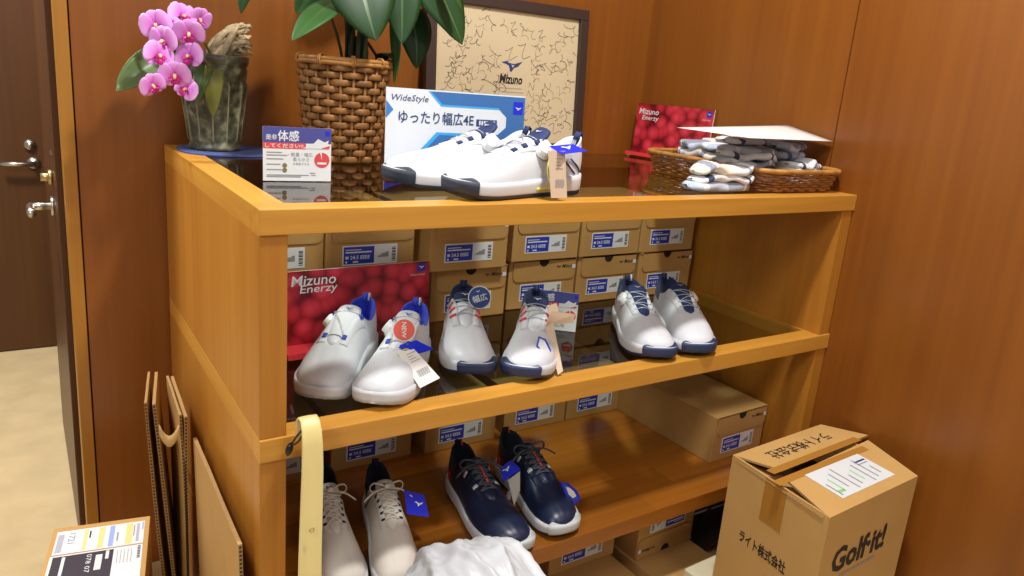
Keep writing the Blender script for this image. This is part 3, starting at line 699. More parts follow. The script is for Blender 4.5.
mb.rect(X(.91), Y(.78), X(.985), Y(.93), 0.0006, M_royal).bird(X(.923), Y(.83), X(.05), 0.0009, M_white)
ob = mb.build('counter_sign', mw=F)
MB().box(0, w, 0.0004, 0.0024, 0.0, 0.02, M_lab).build('folded_foot', ob)
tag(ob, 'blue and white sign with large Japanese lettering behind the top-tier shoes', 'sign')
# small cards
M_purple = mat('card_purple', '#4a4d94', 0.45); M_cardred = mat('card_red', '#d64a4c', 0.45); M_gold = mat('card_olive', '#7d7142', 0.5)
def small_card(o, xdir, w, hg, label):
    F = easel(w, hg, o, xdir, 0.03); mb = MB().box(0, w, 0, hg, -0.0012, 0, M_white)
    X = lambda a: a*w
    Y = lambda a: a*hg
    mb.rect(0, Y(.71), w, hg, 0.0002, M_purple).rect(0, Y(.60), X(.62), Y(.71), 0.0003, M_cardred)
    mb.text('是非', X(.04), Y(.76), Y(.10), 0.0005, M_white, w=X(.16), bold=.01).text('体感', X(.21), Y(.74), Y(.20), 0.0005, M_white, w=X(.31), bold=.014)
    mb.text('してください!!', X(.03), Y(.615), Y(.08), 0.0005, M_white, w=X(.55), bold=.012)
    mb.poly([(X(.57), Y(.615)), (X(.93), Y(.615)), (X(.96), Y(.78)), (X(.90), Y(.74)), (X(.80), Y(.80)), (X(.74), Y(.72))], 0.0006, M_cream)
    mb.poly([(X(.84), Y(.62)), (X(.97), Y(.62)), (X(.98), Y(.68))], 0.0008, M_cardred)
    mb.rect(X(.91), Y(.86), X(.98), Y(.95), 0.0005, M_royal)
    mb.text('・軽量・幅広', X(.36), Y(.46), Y(.075), 0.0004, M_greyp, w=X(.36)).text('柔らかさ', X(.43), Y(.37), Y(.07), 0.0004, M_greyp, w=X(.24)).text('を実感できる', X(.43), Y(.30), Y(.045), 0.0004, M_greyp, w=X(.24))
    mb.disc((X(.86), Y(.40), .0004), X(.115), M_cardred).poly([(X(.855), Y(.55)), (X(.83), Y(.55)), (X(.86), Y(.40))], .0006, M_white).rect(X(.79), Y(.32), X(.93), Y(.36), .0006, M_white)
    for yy, a in ((.52, .22), (.47, .30), (.40, .24), (.30, .20), (.20, .22), (.10, .62), (.07, .5)): mb.rect(X(.05), Y(yy), X(.05+a), Y(yy+.018), 0.0004, M_greyp)
    for yy in (.29, .20): mb.disc((X(.31), Y(yy), .0004), X(.035), M_gold)
    mb.rect(X(.68), Y(.14), X(.76), Y(.16), .0004, M_greyp).rect(X(.7), Y(.10), X(.77), Y(.115), .0004, M_greyp)
    ob = mb.build('info_card', mw=F)
    MB().box(X(.2), X(.8), 0.0003, 0.0013, -0.035, -0.0012, M_white).build('folded_foot', ob)
    return tag(ob, label, 'card')
small_card((0.0755, 0.262, ZT+0.0005), (1, -0.10, 0), 0.1185, 0.094, 'small purple-topped info card standing at left of the glass top')
small_card((0.706, 0.318, ZM+0.0005), (.087, -0.073, 0), 0.118, 0.094, 'small purple-topped info card behind the beige-tagged shoe')

# ================================================================ SIGNED BOARD IN A FRAME
M_frame = mat('dark_frame', '#3a2a24', 0.45); M_paper = mat('signed_paper', '#cdb996', 0.7); M_ink = mat('ink', '#5f5648', 0.7)
w, hg = 0.533, 0.42; fw = 0.030
x0 = 0.632
Fr = frame((x0, 0.772, ZT+0.0008), (1, 0.0, 0), (0, 0.065, 1))
t = thing('picture_frame', 'dark-framed board of signatures leaning on the back wall', 'picture frame', mw=Fr)
mb = MB().box(0, w, 0, fw, -0.0, 0.02, M_frame).box(0, w, hg-fw, hg, 0, 0.02, M_frame).box(0, fw, fw, hg-fw, 0, 0.02, M_frame).box(w-fw, w, fw, hg-fw, 0, 0.02, M_frame)
mb.build('moulding', t, bevel=0.002)
mb = MB().box(fw-0.004, w-fw+0.004, fw-0.004, hg-fw+0.004, 0.0, 0.009, M_paper)
iw, ih = w-2*fw, hg-2*fw; z_ = 0.0095
mb.bird(fw+iw*.44, fw+ih*.545, iw*.15, z_, M_navyt).text('Mizuno', fw+iw*.43, fw+ih*.45, ih*.075, z_, M_black, w=iw*.165, bold=.03, shear=.2)
for k, a in enumerate((.165, .165, .12)): mb.rect(fw+iw*(.43+.01*k), fw+ih*(.415-.03*k), fw+iw*(.43+.01*k+a), fw+ih*(.42-.03*k), z_, M_greyp)
rs = random.Random(3)
def sign_scribble(cx, cy, s, ang):
    """one autograph: a few quick slanted strokes along a line"""
    nst = rs.randint(4, 7)
    for q in range(nst):
        ox = (q/(nst-1)-.5)*s*1.7; oy = rs.uniform(-.12, .12)*s; n = rs.randint(5, 10); hh = rs.uniform(.25, .75)*s; sl = rs.uniform(.2, .7); ph = rs.uniform(0, 6)
        pts = []
        for k in range(n*3):
            tt = k/(n*3-1); px = ox+sl*hh*(tt-.5)*.8+.16*s*math.sin(ph+tt*rs.choice((5, 5.05))*1.6); py = oy+hh*(.5-tt)+.10*s*math.sin(ph*2+9*tt)
            pts.append(Vector((cx+px*math.cos(ang)-py*math.sin(ang), cy+px*math.sin(ang)+py*math.cos(ang), z_)))
        wd_ = rs.uniform(.0003, .0008)
        for a, c in zip(pts, pts[1:]):
            d = c-a
            if d.length < 1e-6: continue
            nn = Vector((-d.y, d.x, 0)).normalized()*wd_; mb.add([a-nn, c-nn, c+nn, a+nn], [(0, 1, 2, 3)], M_ink)
for fx, fy, s, a in ((.30, .86, .055, 1.2), (.48, .88, .06, .1), (.62, .84, .055, .2), (.90, .84, .07, .7), (.70, .70, .05, 1.4), (.92, .66, .05, .3), (.17, .62, .06, 1.1), (.28, .55, .07, .5), (.33, .42, .09, .4), (.20, .40, .05, 1.4), (.42, .38, .05, 1.5), (.55, .70, .08, .3),
                     (.80, .60, .06, .1), (.68, .50, .05, 1.2), (.74, .32, .06, 1.3), (.88, .42, .06, .6), (.90, .24, .06, .2), (.62, .22, .06, .8), (.48, .20, .07, .3), (.14, .8, .05, .9), (.10, .52, .05, 1.3), (.85, .12, .06, .4), (.75, .16, .05, 1.1)):
    sign_scribble(fw+iw*fx, fw+ih*fy, s, a)
mb.build('signed_board', t)

# ================================================================ ORCHID
def bez(P, n):
    P = [Vector(p) for p in P]; out = []
    for k in range(n+1):
        t = k/n; Q = P[:]
        while len(Q) > 1: Q = [Q[i].lerp(Q[i+1], t) for i in range(len(Q)-1)]
        out.append(Q[0])
    return out
def leaf(mb, P, wid, m, up=(0, 0, 1), n=14, fold=0.25, shape=None, vein=None, droop=0.0):
    """blade along the curve P; half-width profile 'shape', folded along the midrib"""
    S = bez(P, n); rows = []; upv = Vector(up)
    for k, p in enumerate(S):
        t = k/n; a = S[max(0, k-1)]; c = S[min(n, k+1)]; tg = (c-a).normalized(); sd = tg.cross(upv).normalized(); nn = sd.cross(tg)
        hw = wid*(shape(t) if shape else math.sin(PI*min(1, t*0.98+0.02))**0.7)
        rows.append([p+sd*(hw*f)+nn*(abs(f)*hw*fold - droop*hw*f*f) for f in (-1, -.75, -.5, -.25, -.06, .06, .25, .5, .75, 1)])
    mb.grid(rows, m, mf=(lambda i, j: vein if (vein and j == 4) else m)); return mb
M_mat = mat('blue_felt', '#4b5a92', 0.95, noise=0.1, nscale=60)
mb = MB(); n = 40; ring = []
for k in range(n):
    a = 2*PI*k/n; ring.append((0.105*math.copysign(abs(math.cos(a))**.75, math.cos(a))+0.115, 0.101*math.copysign(abs(math.sin(a))**.75, math.sin(a))+0.692))
mb.add([(x, y, ZT+0.0030) for x, y in ring]+[(x, y, ZT) for x, y in ring], [list(range(n))]+[[i, n+i, n+(i+1) % n, (i+1) % n] for i in range(n)], M_mat)
tag(mb.build('felt_mat'), 'blue felt mat under the orchid pot', 'mat')
PX, PY, PZ = 0.088, 0.700, ZT+0.0035
t = thing('potted_orchid', 'pink orchid in a fluted grey-green pot at the left end of the top', 'plant', (PX, PY, PZ))
def potmat():
    m, N, Lk, b = newmat('mottled_glaze'); tc = N.new('ShaderNodeTexCoord'); n1 = N.new('ShaderNodeTexNoise'); n1.inputs['Scale'].default_value = 55; n1.inputs['Detail'].default_value = 6
    Lk.new(tc.outputs['Object'], n1.inputs['Vector']); r = N.new('ShaderNodeValToRGB'); e = r.color_ramp.elements
    e[0].position = .34; e[0].color = srgb('#2e2f28'); e[1].position = .72; e[1].color = srgb('#8f8a70'); q = e.new(.52); q.color = srgb('#55543f')
    Lk.new(n1.outputs['Fac'], r.inputs['Fac']); Lk.new(r.outputs['Color'], b.inputs['Base Color']); b.inputs['Roughness'].default_value = .35
    bp = N.new('ShaderNodeBump'); bp.inputs['Strength'].default_value = .4; bp.inputs['Distance'].default_value = .002; Lk.new(n1.outputs['Fac'], bp.inputs['Height']); Lk.new(bp.outputs['Normal'], b.inputs['Normal']); return m
M_pot = potmat()
prof = [(0, 0.0), (.056, 0.0), (.0585, .003), (.058, .008), (.0545, .012), (.055, .02), (.0585, .06), (.0625, .10), (.066, .133), (.0675, .138), (.0655, .142), (.067, .15), (.0675, .166), (.066, .170), (.0695, .174), (.0715, .180), (.071, .190), (.067, .192), (.063, .186), (.061, .165), (0, .16)]
prof = [(r_*(.93+.10*z_/.19), z_*1.06) for r_, z_ in prof]
M_rib = mat('glaze_rib', '#7d7a60', .4, noise=.3, nscale=120)
prof = prof[:7]+[(.0585+.0012*k, .075+.011*k) for k in range(1, 6)]+prof[7:]
prof = sorted(prof[1:-3], key=lambda q: q[1]) ; prof = [(0, 0)]+prof+[(.063, .196), (.062, .17), (0, .168)]
rib = lambda a: max(0, 1-abs(math.cos(6*a))*2.6)
MB().grid([[(r_*(1+(.075*rib(2*PI*k/192) if .014 < z < .144 else (.02*math.sin(12*2*PI*k/192) if .152 < z < .178 else 0)))*math.cos(2*PI*k/192), r_*(1+(.075*rib(2*PI*k/192) if .014 < z < .144 else (.02*math.sin(12*2*PI*k/192) if .152 < z < .178 else 0)))*math.sin(2*PI*k/192), z) for k in range(192)] for r_, z in prof], M_pot, cv=True,
          mf=lambda i, j: M_rib if (rib(2*PI*(j+.5)/192) > .35 and .014 < prof[i][1] < .14) else M_pot).build('pot', t, smooth=True)
M_moss = mat('potting_bark', '#3b3122', .95, noise=.4, nscale=90, bump=.8, bscale=120)
MB().lathe([(0.0625, .165), (.05, .176), (.03, .182), (0, .184)], M_moss, 24).build('bark_fill', t, smooth=True)
M_root = mat('dry_moss', '#c4b08c', .9, noise=.35, nscale=60, bump=.9, bscale=150)
mb = MB(); rr = random.Random(5)
for k in range(46):
    a0 = rr.uniform(-1, 1); b0 = rr.uniform(-1, 1)
    p0 = Vector((0.004+0.022*a0, 0.004+0.022*b0, .182+rr.uniform(0, .02))); p3 = Vector((0.066+0.018*rr.uniform(-1, 1), .0+0.016*rr.uniform(-1, 1), .240+0.042*rr.uniform(-.8, .8)))
    mid = p0.lerp(p3, .5)+Vector((rr.uniform(-.012, .012), rr.uniform(-.02, .02), .020+rr.uniform(-.012, .022)))
    mb.tube(bez([p0, p0.lerp(mid, .6)+Vector((-.004, 0, .012)), mid, p3], 9), [.0042, .006, .0072, .0075, .007, .0066, .006, .005, .004, .003], M_root, 6)
mb.build('moss_bundle', t, smooth=True)
M_lf = mat('orchid_leaf', '#4d6a30', .35, noise=.12, nscale=25); M_lfy = mat('orchid_leaf_yellowing', '#74762a', .4, noise=.25, nscale=30)
for nm, P, wd_, mt, up in (('leaf', [(-.01, .0, .18), (-.08, -.03, .215), (-.15, -.05, .17), (-.198, -.075, .118)], .034, M_lf, (.45, -.75, .6)),
                           ('leaf', [(-.005, -.03, .18), (-.012, -.075, .20), (-.022, -.085, .13), (-.018, -.075, .075)], .020, M_lfy, (0, -1, .2)),
                           ('leaf', [(-.005, -.02, .18), (-.03, -.07, .20), (-.046, -.085, .15), (-.052, -.08, .10)], .017, M_lf, (.0, -1, .3)),
                           ('leaf', [(.0, .02, .18), (.02, .05, .22), (.06, .07, .20), (.08, .075, .17)], .022, M_lf, (0, -.6, .8))):
    leaf(MB(), P, wd_, mt, up, fold=.18).build(nm, t, smooth=True, solid=.0012)
M_stem = mat('orchid_stem', '#6f7a35', .5)
MB().tube(bez([(.0, -.01, .18), (-.02, -.03, .235), (-.06, -.055, .29), (-.10, -.07, .27), (-.11, -.08, .20), (-.085, -.08, .13)], 18), .0026, M_stem, 8).build('flower_stem', t, smooth=True)
def petal_mat():
    m, N, Lk, b = newmat('orchid_petal'); tc = N.new('ShaderNodeTexCoord'); g = N.new('ShaderNodeTexGradient'); g.gradient_type = 'SPHERICAL'
    mp = N.new('ShaderNodeMapping'); mp.inputs['Scale'].default_value = (38, 38, 38); Lk.new(tc.outputs['Object'], mp.inputs['Vector']); Lk.new(mp.outputs['Vector'], g.inputs['Vector'])
    r = N.new('ShaderNodeValToRGB'); e = r.color_ramp.elements; e[0].position = 0; e[0].color = srgb('#e9aaf0'); e[1].position = .75; e[1].color = srgb('#d765d2')
    Lk.new(g.outputs['Fac'], r.inputs['Fac']); Lk.new(r.outputs['Color'], b.inputs['Base Color']); b.inputs['Roughness'].default_value = .55
    b.inputs['Subsurface Weight'].default_value = .15; b.inputs['Subsurface Radius'].default_value = (.01, .005, .01); return m
M_petal = petal_mat(); M_lip = mat('orchid_lip', '#c21f86', .5); M_throat = mat('orchid_throat', '#f0d39a', .5)
mb = MB()
for ang, ln, wd_, zz in ((90, .027, .0125, 0), (215, .025, .0115, 0), (325, .025, .0115, 0), (15, .029, .021, .002), (165, .029, .021, .002)):
    a = rad(ang); d = Vector((math.cos(a), math.sin(a), 0))
    leaf(mb, [d*.002+Vector((0, 0, zz)), d*ln*.4+Vector((0, 0, zz+.004)), d*ln*.8+Vector((0, 0, zz+.004)), d*ln+Vector((0, 0, zz))], wd_, M_petal, (0, 0, 1), 8, .06, shape=lambda t: (math.sin(PI*min(1, .06+t*.94))**.55)*(.45+.55*min(1, t*2.2)), droop=.08)
leaf(mb, [(0, -.001, .003), (0, -.006, .010), (0, -.012, .010), (0, -.016, .005)], .008, M_lip, (0, .3, 1), 8, .35)
for s in (1, -1): leaf(mb, [(0, -.002, .003), (s*.005, -.003, .009), (s*.009, -.004, .011), (s*.011, -.002, .012)], .0045, M_lip, (0, .4, 1), 6, .3)
mb.tube([(0, .001, .002), (0, 0, .008), (0, -.003, .011)], [.003, .003, .002], M_throat, 8)
flo = mb.build('blossom', t, smooth=True, solid=.0007)
fl = [((156, 25), .62, 20), ((182, 17), .64, -10), ((164, 41), .60, 5), ((189, 33), .60, 0), ((158, 56), .59, -15), ((190, 57), .60, 10), ((175, 75), .585, 5), ((152, 85), .58, 25), ((187, 90), .59, -25), ((172, 30), .63, 30), ((199, 19), .65, -20)]
for k, ((u, v), y, rl) in enumerate(fl):
    o = flo if k == 0 else flo.copy()
    if k: COL.objects.link(o)
    o.parent = t; p = at(u, v, 'y', y)-Vector((PX, PY, PZ)); vd = Vector((-.25+.6*math.sin(k*2.1), -.85, -.05+.35*math.sin(k*1.7))).normalized()
    M3 = vd.to_track_quat('Z', 'Y').to_matrix().to_4x4() @ Matrix.Rotation(rad(rl), 4, 'Z'); s_ = 1.08 if k < 7 else .92
    o.matrix_local = Matrix.Translation(p) @ M3 @ Matrix.Scale(s_, 4)

# ================================================================ PLANT IN A WICKER BASKET
def wick(name, c, c2):
    return mat(name, c, .5, noise=.38, nscale=45, bump=.3, bscale=300)
M_wick = wick('dark_wicker', '#85592a', ''); M_wrim = wick('pale_wicker', '#a8743a', ''); M_tray = wick('tray_wicker', '#965f2b', ''); M_trim2 = wick('tray_rim_wicker', '#b07b3c', '')
BX, BY = 0.335, 0.572
t = thing('potted_plant', 'broad-leaved green plant in a dark woven wicker basket', 'plant', (BX, BY, ZT+0.0005))
Hb = .214; rb = lambda z: .078+(.097-.078)*(z/Hb)
mb = MB(); NS = 22
for k in range(NS):
    a = 2*PI*k/NS; mb.tube([(rb(z)*math.cos(a), rb(z)*math.sin(a), z) for z in (0.002, .06, .12, Hb)], .0035, M_wick, 6)
mb.lathe([(0, .003), (.074, .003), (.073, .05), (.088, Hb-.01)], M_moss, 40)
rows = 14
for i in range(rows):
    z = .008+(Hb-.022)*i/(rows-1); ph = PI*i; pts = []
    for k in range(NS*6):
        a = 2*PI*k/(NS*6); r_ = rb(z)+.0052*math.cos(NS/2*a+ph+.25*math.sin(5*a+i*2.3)); pts.append((r_*math.cos(a), r_*math.sin(a), z+.0006*math.sin(3*a+i)))
    mb.tube(pts, .0027, M_wick, 8, closed=True, flat=2.6)
mb.build('basket', t, smooth=True)
mb = MB()
for dz, dr_ in ((0, .004), (.007, .003), (.004, -.004)):
    mb.tube([((rb(Hb)+dr_)*math.cos(2*PI*k/60), (rb(Hb)+dr_)*math.sin(2*PI*k/60), Hb-.004+dz) for k in range(60)], .0052, M_wrim, 8, closed=True)
for k in range(9):
    a = 2*PI*k/9+.35
    for d in (-.02, .02):
        c = Vector(((rb(Hb))*math.cos(a+d), rb(Hb)*math.sin(a+d), Hb)); q = Vector((math.cos(a), math.sin(a), 0))
        mb.tube([c+q*(.0105*math.cos(2*PI*j/10))+Vector((0, 0, .0115*math.sin(2*PI*j/10))) for j in range(10)], .0019, M_wrim, 6, closed=True)
mb.build('rim', t, smooth=True)
MB().lathe([(0.086, .165), (.05, .172), (0, .176)], M_moss, 30).build('soil', t, smooth=True)
M_leafd = mat('philodendron_leaf', '#1d3d19', .5, noise=.16, nscale=14, spec=.3); M_leafm = mat('philodendron_leaf_mid', '#2d5524', .5, noise=.16, nscale=14, spec=.3); M_vein = mat('leaf_midrib', '#3a5828', .45); M_dst = mat('dark_stem', '#33401f', .6)
shp = lambda u: (math.sin(PI*min(1, (u*.97+.03)**.75))**.75)
O = Vector((BX, BY, ZT+.0005))
def P3(*q): return [at(u, v, 'y', y)-O for u, v, y in q]
# petiole root, blade base .. tip (as seen), half width, material
LV = [(P3((352, -45, .52), (360, -20, .47), (366, 10, .44), (376, 41, .43)), .074, M_leafd, (-.15, -1, .45)),
      (P3((402, -35, .50), (402, -12, .48), (402, 18, .47), (402, 44, .46)), .042, M_leafd, (-.35, -1, .3)),
      (P3((420, -45, .52), (430, -25, .50), (448, 5, .48), (462, 45, .46)), .070, M_leafd, (.15, -1, .45)),
      (P3((408, 8, .56), (415, 22, .55), (418, 45, .54), (416, 69, .54)), .040, M_leafd, (-.2, -1, .2)),
      (P3((392, 15, .53), (396, 35, .52), (397, 60, .52), (394, 84, .52)), .012, M_leafm, (-.7, -.7, .2)),
      (P3((338, -2, .52), (325, 8, .47), (308, 20, .44), (292, 41, .42)), .032, M_leafm, (-.35, -.55, .8)),
      (P3((330, -30, .60), (315, -15, .58), (305, 0, .57), (296, 14, .56)), .030, M_leafm, (-.4, -.8, .5)),
      (P3((255, -35, .56), (248, -20, .55), (243, -5, .55), (241, 14, .55)), .016, M_leafm, (-.3, -1, .2)),
      (P3((445, -30, .46), (452, -15, .44), (458, 0, .43), (462, 12, .43)), .014, M_leafm, (.5, -.8, .4)),
      (P3((380, 62, .56), (384, 52, .54), (388, 50, .52), (393, 60, .51)), .020, M_leafd, (0, -.4, 1)),
      (P3((350, -60, .62), (370, -80, .66), (390, -85, .68), (410, -70, .70)), .06, M_leafm, (0, -.4, 1)),
      (P3((330, -60, .5), (310, -85, .45), (290, -90, .40), (270, -75, .36)), .05, M_leafm, (0, -.4, 1))]
for P, wd_, mt, up in LV:
    lf = leaf(MB(), P, wd_, mt, up, 16, .22, shape=shp, vein=M_vein, droop=.25).build('leaf', t, smooth=True, solid=.0010)
    base = Vector(P[0]); MB().tube(bez([(0.012+.012*math.copysign(1, base.x), 0, .172), Vector((.02+base.x*.12, base.y*.1, .30)), Vector((base.x*.5, base.y*.5+.01, base.z+.06)), base], 12), .0032, M_dst, 6).build('leaf_stalk', lf, smooth=True)
mb = MB()
for k in range(16):
    a = k*2.4; r_ = .008+.017*((k*7) % 5)/5; mb.tube([(r_*math.cos(a)+.03, r_*math.sin(a)-.01, .168), (r_*1.3*math.cos(a)+.03, r_*1.2*math.sin(a)-.01, .235), (r_*1.2*math.cos(a+.2)+.032, r_*1.2*math.sin(a+.2), .30+.03*math.sin(k))], [.006, .0055, .004], M_dst, 6)
mb.build('stem_cluster', t, smooth=True)

# ================================================================ WICKER TRAY OF SOCKS
TX, TY = 1.284, 0.245; thx, thy, th = .149, .212, .050
t = thing('wicker_tray', 'flat oblong wicker tray at the right end of the top', 'tray', (TX, TY, ZT+.0005))
def rrect(hx, hy, r, n=8):
    out = []
    for cx, cy, a0 in ((hx-r, hy-r, 0), (-hx+r, hy-r, 90), (-hx+r, -hy+r, 180), (hx-r, -hy+r, 270)):
        out += [(cx+r*math.cos(rad(a0+90*k/n)), cy+r*math.sin(rad(a0+90*k/n))) for k in range(n+1)]
    # resample evenly
    P = [Vector(p) for p in out]; P.append(P[0]); Ls = [0]
    for a, c in zip(P, P[1:]): Ls.append(Ls[-1]+(c-a).length)
    return P, Ls
def ringpts(hx, hy, r, n):
    P, Ls = rrect(hx, hy, r); out = []; j = 0
    for k in range(n):
        s = Ls[-1]*k/n
        while Ls[j+1] < s: j += 1
        out.append(P[j].lerp(P[j+1], (s-Ls[j])/max(1e-9, Ls[j+1]-Ls[j])))
    return out
mb = MB(); NR = 240
for i in range(8):
    z = .004+(th-.008)*i/7; f = .93+.07*z/th; R_ = ringpts(thx*f, thy*f, .055, NR); pts = []
    for k, p in enumerate(R_):
        q = R_[(k+1) % NR]-R_[k-1]; nn = Vector((q.y, -q.x)).normalized()*(.0026*math.cos(PI*k/4+PI*i)); pts.append((p.x+nn.x, p.y+nn.y, z))
    mb.tube(pts, .0026, M_tray, 5, closed=True)
R0 = ringpts(thx*.93, thy*.93, .055, 60); R1 = ringpts(thx, thy, .055, 60)
for a, c in zip(R0, R1): mb.tube([(a.x, a.y, .001), (c.x, c.y, th)], .0016, M_tray, 5)
mb.add([(p.x, p.y, .003) for p in R0], [list(range(60))], M_tray)
mb.build('woven_body', t, smooth=True)
mb = MB(); pts = [(p.x, p.y, th+.001) for p in ringpts(thx+.002, thy+.002, .056, 100)]
mb.tube(pts, .0058, M_trim2, 8, closed=True); mb.build('rim', t, smooth=True)
M_sw = mat('sock_white', '#d9dade', .95, noise=.06, nscale=120, bump=.3, bscale=600); M_sg = mat('sock_grey', '#8e93a3', .95, noise=.12, nscale=120, bump=.3, bscale=600); M_sn = mat('sock_navy', '#3c4566', .95, noise=.1, nscale=100); M_sb = mat('sock_paleblue', '#b5bfd2', .95, noise=.08, nscale=100, bump=.3, bscale=600)
M_sc = mat('sock_cream', '#dcd6c8', .95, noise=.06, nscale=90, bump=.3, bscale=600)
def sock(label, loc, rz, ln, wd_, layers, cols, seed, tilt=0.0):
    """folded sock pair: soft layers one over another, each with a turned end"""
    rr = random.Random(seed); mb = MB(); zz = 0
    for i in range(layers):
        tk = .0092+rr.uniform(0, .003); l2 = ln*rr.uniform(.9, 1.0); off = rr.uniform(-.008, .008); rows = []
        a_, b_, c_ = cols[i % len(cols)]
        for k in range(25):
            u = k/24; cx = (u-.5)*l2+off; e = max(.02, (1-abs(2*u-1)**6))**.5; row = []
            wob = .0065*math.sin(9*u+seed+i*1.7)+.005*math.sin(17*u+2*seed)
            for j in range(14):
                th_ = 2*PI*j/14; cy = wd_/2*e*math.copysign(abs(math.cos(th_))**.55, math.cos(th_))*(1+.06*math.sin(5*u+i+seed)); cz = tk*e*math.copysign(abs(math.sin(th_))**.8, math.sin(th_))
                row.append((cx, cy+.003*math.sin(12*u+j+seed), zz+tk+cz+wob*.55*(i > 0)+.0012*math.sin(7*cy*60+i)))
            rows.append(row)
        mb.grid(rows, a_, cv=True, mf=lambda p, q, a_=a_, b_=b_, c_=c_: c_ if p in (3, 4, 19) else (b_ if p > 12 else a_)); zz += tk*1.75
    o = mb.build('folded_socks', smooth=True); o.location = loc; o.rotation_euler = (0, tilt, rz)
    return tag(o, label, 'socks', 'folded socks in and by the tray')
G1 = (M_sg, M_sb, M_sn); G2 = (M_sw, M_sw, M_sn); G3 = (M_sb, M_sg, M_sw); G4 = (M_sc, M_sw, M_sg); G5 = (M_sn, M_sg, M_sw)
zt_ = ZT+.010
sock('blue-edged white folded socks lying on the glass in front of the tray', (1.035, .084, ZT+.001), rad(-6), .175, .07, 3, (G3, G2, G4), 2)
sock('grey and navy folded socks at the tray near left corner', (1.205, .160, zt_), rad(-20), .15, .09, 4, (G1, G5, G3, G2), 3)
sock('striped folded socks on the grey pile under the paper', (1.215, .170, zt_+.066), rad(-12), .17, .085, 1, (G3, G2), 4)
sock('white folded socks topmost on the pile under the paper', (1.225, .200, zt_+.086), rad(4), .15, .08, 1, (G2, G3), 14)
sock('pale folded socks at the tray near right corner', (1.345, .115, zt_), rad(8), .13, .08, 3, (G3, G4, G2), 5)
sock('grey folded socks on the pile at the tray right end', (1.340, .160, zt_+.058), rad(14), .14, .085, 2, (G1, G3), 6)
sock('cream folded socks at the far right of the tray', (1.352, .225, zt_), rad(84), .12, .07, 4, (G4, G2, G4, G2), 7)
sock('folded socks at the far end of the tray', (1.22, .315, zt_), rad(80), .15, .085, 4, (G2, G1, G4, G3), 8)
sock('navy-banded folded socks in the tray far right corner', (1.33, .36, zt_), rad(70), .13, .08, 4, (G5, G2, G1, G4), 9)
sock('small white folded socks inside the tray left edge', (1.165, .36, zt_), rad(85), .10, .04, 2, (G2, G3), 10)
# sheet of paper lying on the socks
mb = MB(); c4 = [at(677, 127.5, 'y', .16), at(750, 138, 'y', .03), at(833, 141.5, 'x', 1.432), at(788, 125.5, 'x', 1.425)]
rows = []
for i in range(9):
    u = i/8; rows.append([c4[0].lerp(c4[1], u).lerp(c4[3].lerp(c4[2], u), j/8)+Vector((0, 0, .004*math.sin(PI*j/8)*math.sin(PI*u))) for j in range(9)])
mb.grid(rows, mat('white_paper', '#dcdad8', .7)); o = mb.build('paper_sheet', smooth=True, solid=.0006); tag(o, 'white sheet of paper lying on the socks in the tray', 'paper')

# ================================================================ SHOEHORN
M_horn = mat('cream_plastic', '#ead793', .4); M_cord = mat('brown_cord', '#4a2f1c', .8); M_bead = mat('black_bead', '#16181c', .3)
t = thing('shoehorn', 'long cream plastic shoehorn hooked over the middle shelf edge', 'shoehorn', (.066, -.04, .0))
rows = []
pth = [(.0, .028, .716), (.0, .032, .735), (.0, .030, .750), (.0, .020, .7585), (.0, .008, .757), (.0, -.001, .745), (.0, -.004, .72), (.0, -.006, .68), (-.002, -.010, .62), (-.005, -.016, .54), (-.007, -.022, .46), (-.008, -.025, .36), (-.009, -.026, .22), (-.009, -.026, .10), (-.009, -.024, .03), (-.009, -.020, .006)]
for k, (x, y, z) in enumerate(pth):
    w_ = .0145+.0045*min(1, max(0, (k-4)/6))+(.004 if k > 12 else 0)-(.006 if k == len(pth)-1 else 0)
    rows.append([(x+w_*f, y+.0045*(f*f)*(-1 if k > 5 else -.4), z) for f in (-1, -.7, -.35, 0, .35, .7, 1)])
MB().grid(rows, M_horn).build('blade', t, smooth=True, solid=.0026)
F = frame((-.004, -.0225, .585), (1, 0, 0), (0, .07, 1)); mb = MB(); mb.tube([F @ Vector((.004*math.cos(2*PI*k/16), .0035*math.sin(2*PI*k/16), 0)) for k in range(16)], .0005, mat('stamp_brown', '#8d7434', .6), 5, closed=True).tube([F @ Vector((-.003, 0, 0)), F @ Vector((.003, 0.001, 0))], .0006, mat('stamp_brown', '#8d7434', .6), 5); mb.build('stamp', t)
MB().tube(bez([(-.004, .012, .752), (-.014, -.004, .735), (-.021, -.0, .725), (-.0225, .022, .713)], 10), .0017, M_cord, 6).tube(bez([(-.004, .015, .752), (-.012, .0, .745), (-.017, .014, .735), (-.0215, .024, .715)], 10), .0017, M_cord, 6).build('cord', t, smooth=True)
p = Vector((-.026, .024, .706)); d = Vector((-.25, 0, -.9)).normalized()
MB().tube([p-d*.011, p-d*.007, p, p+d*.007, p+d*.011], [.0015, .0045, .0058, .0045, .0012], M_bead, 12).build('bead', t, smooth=True)

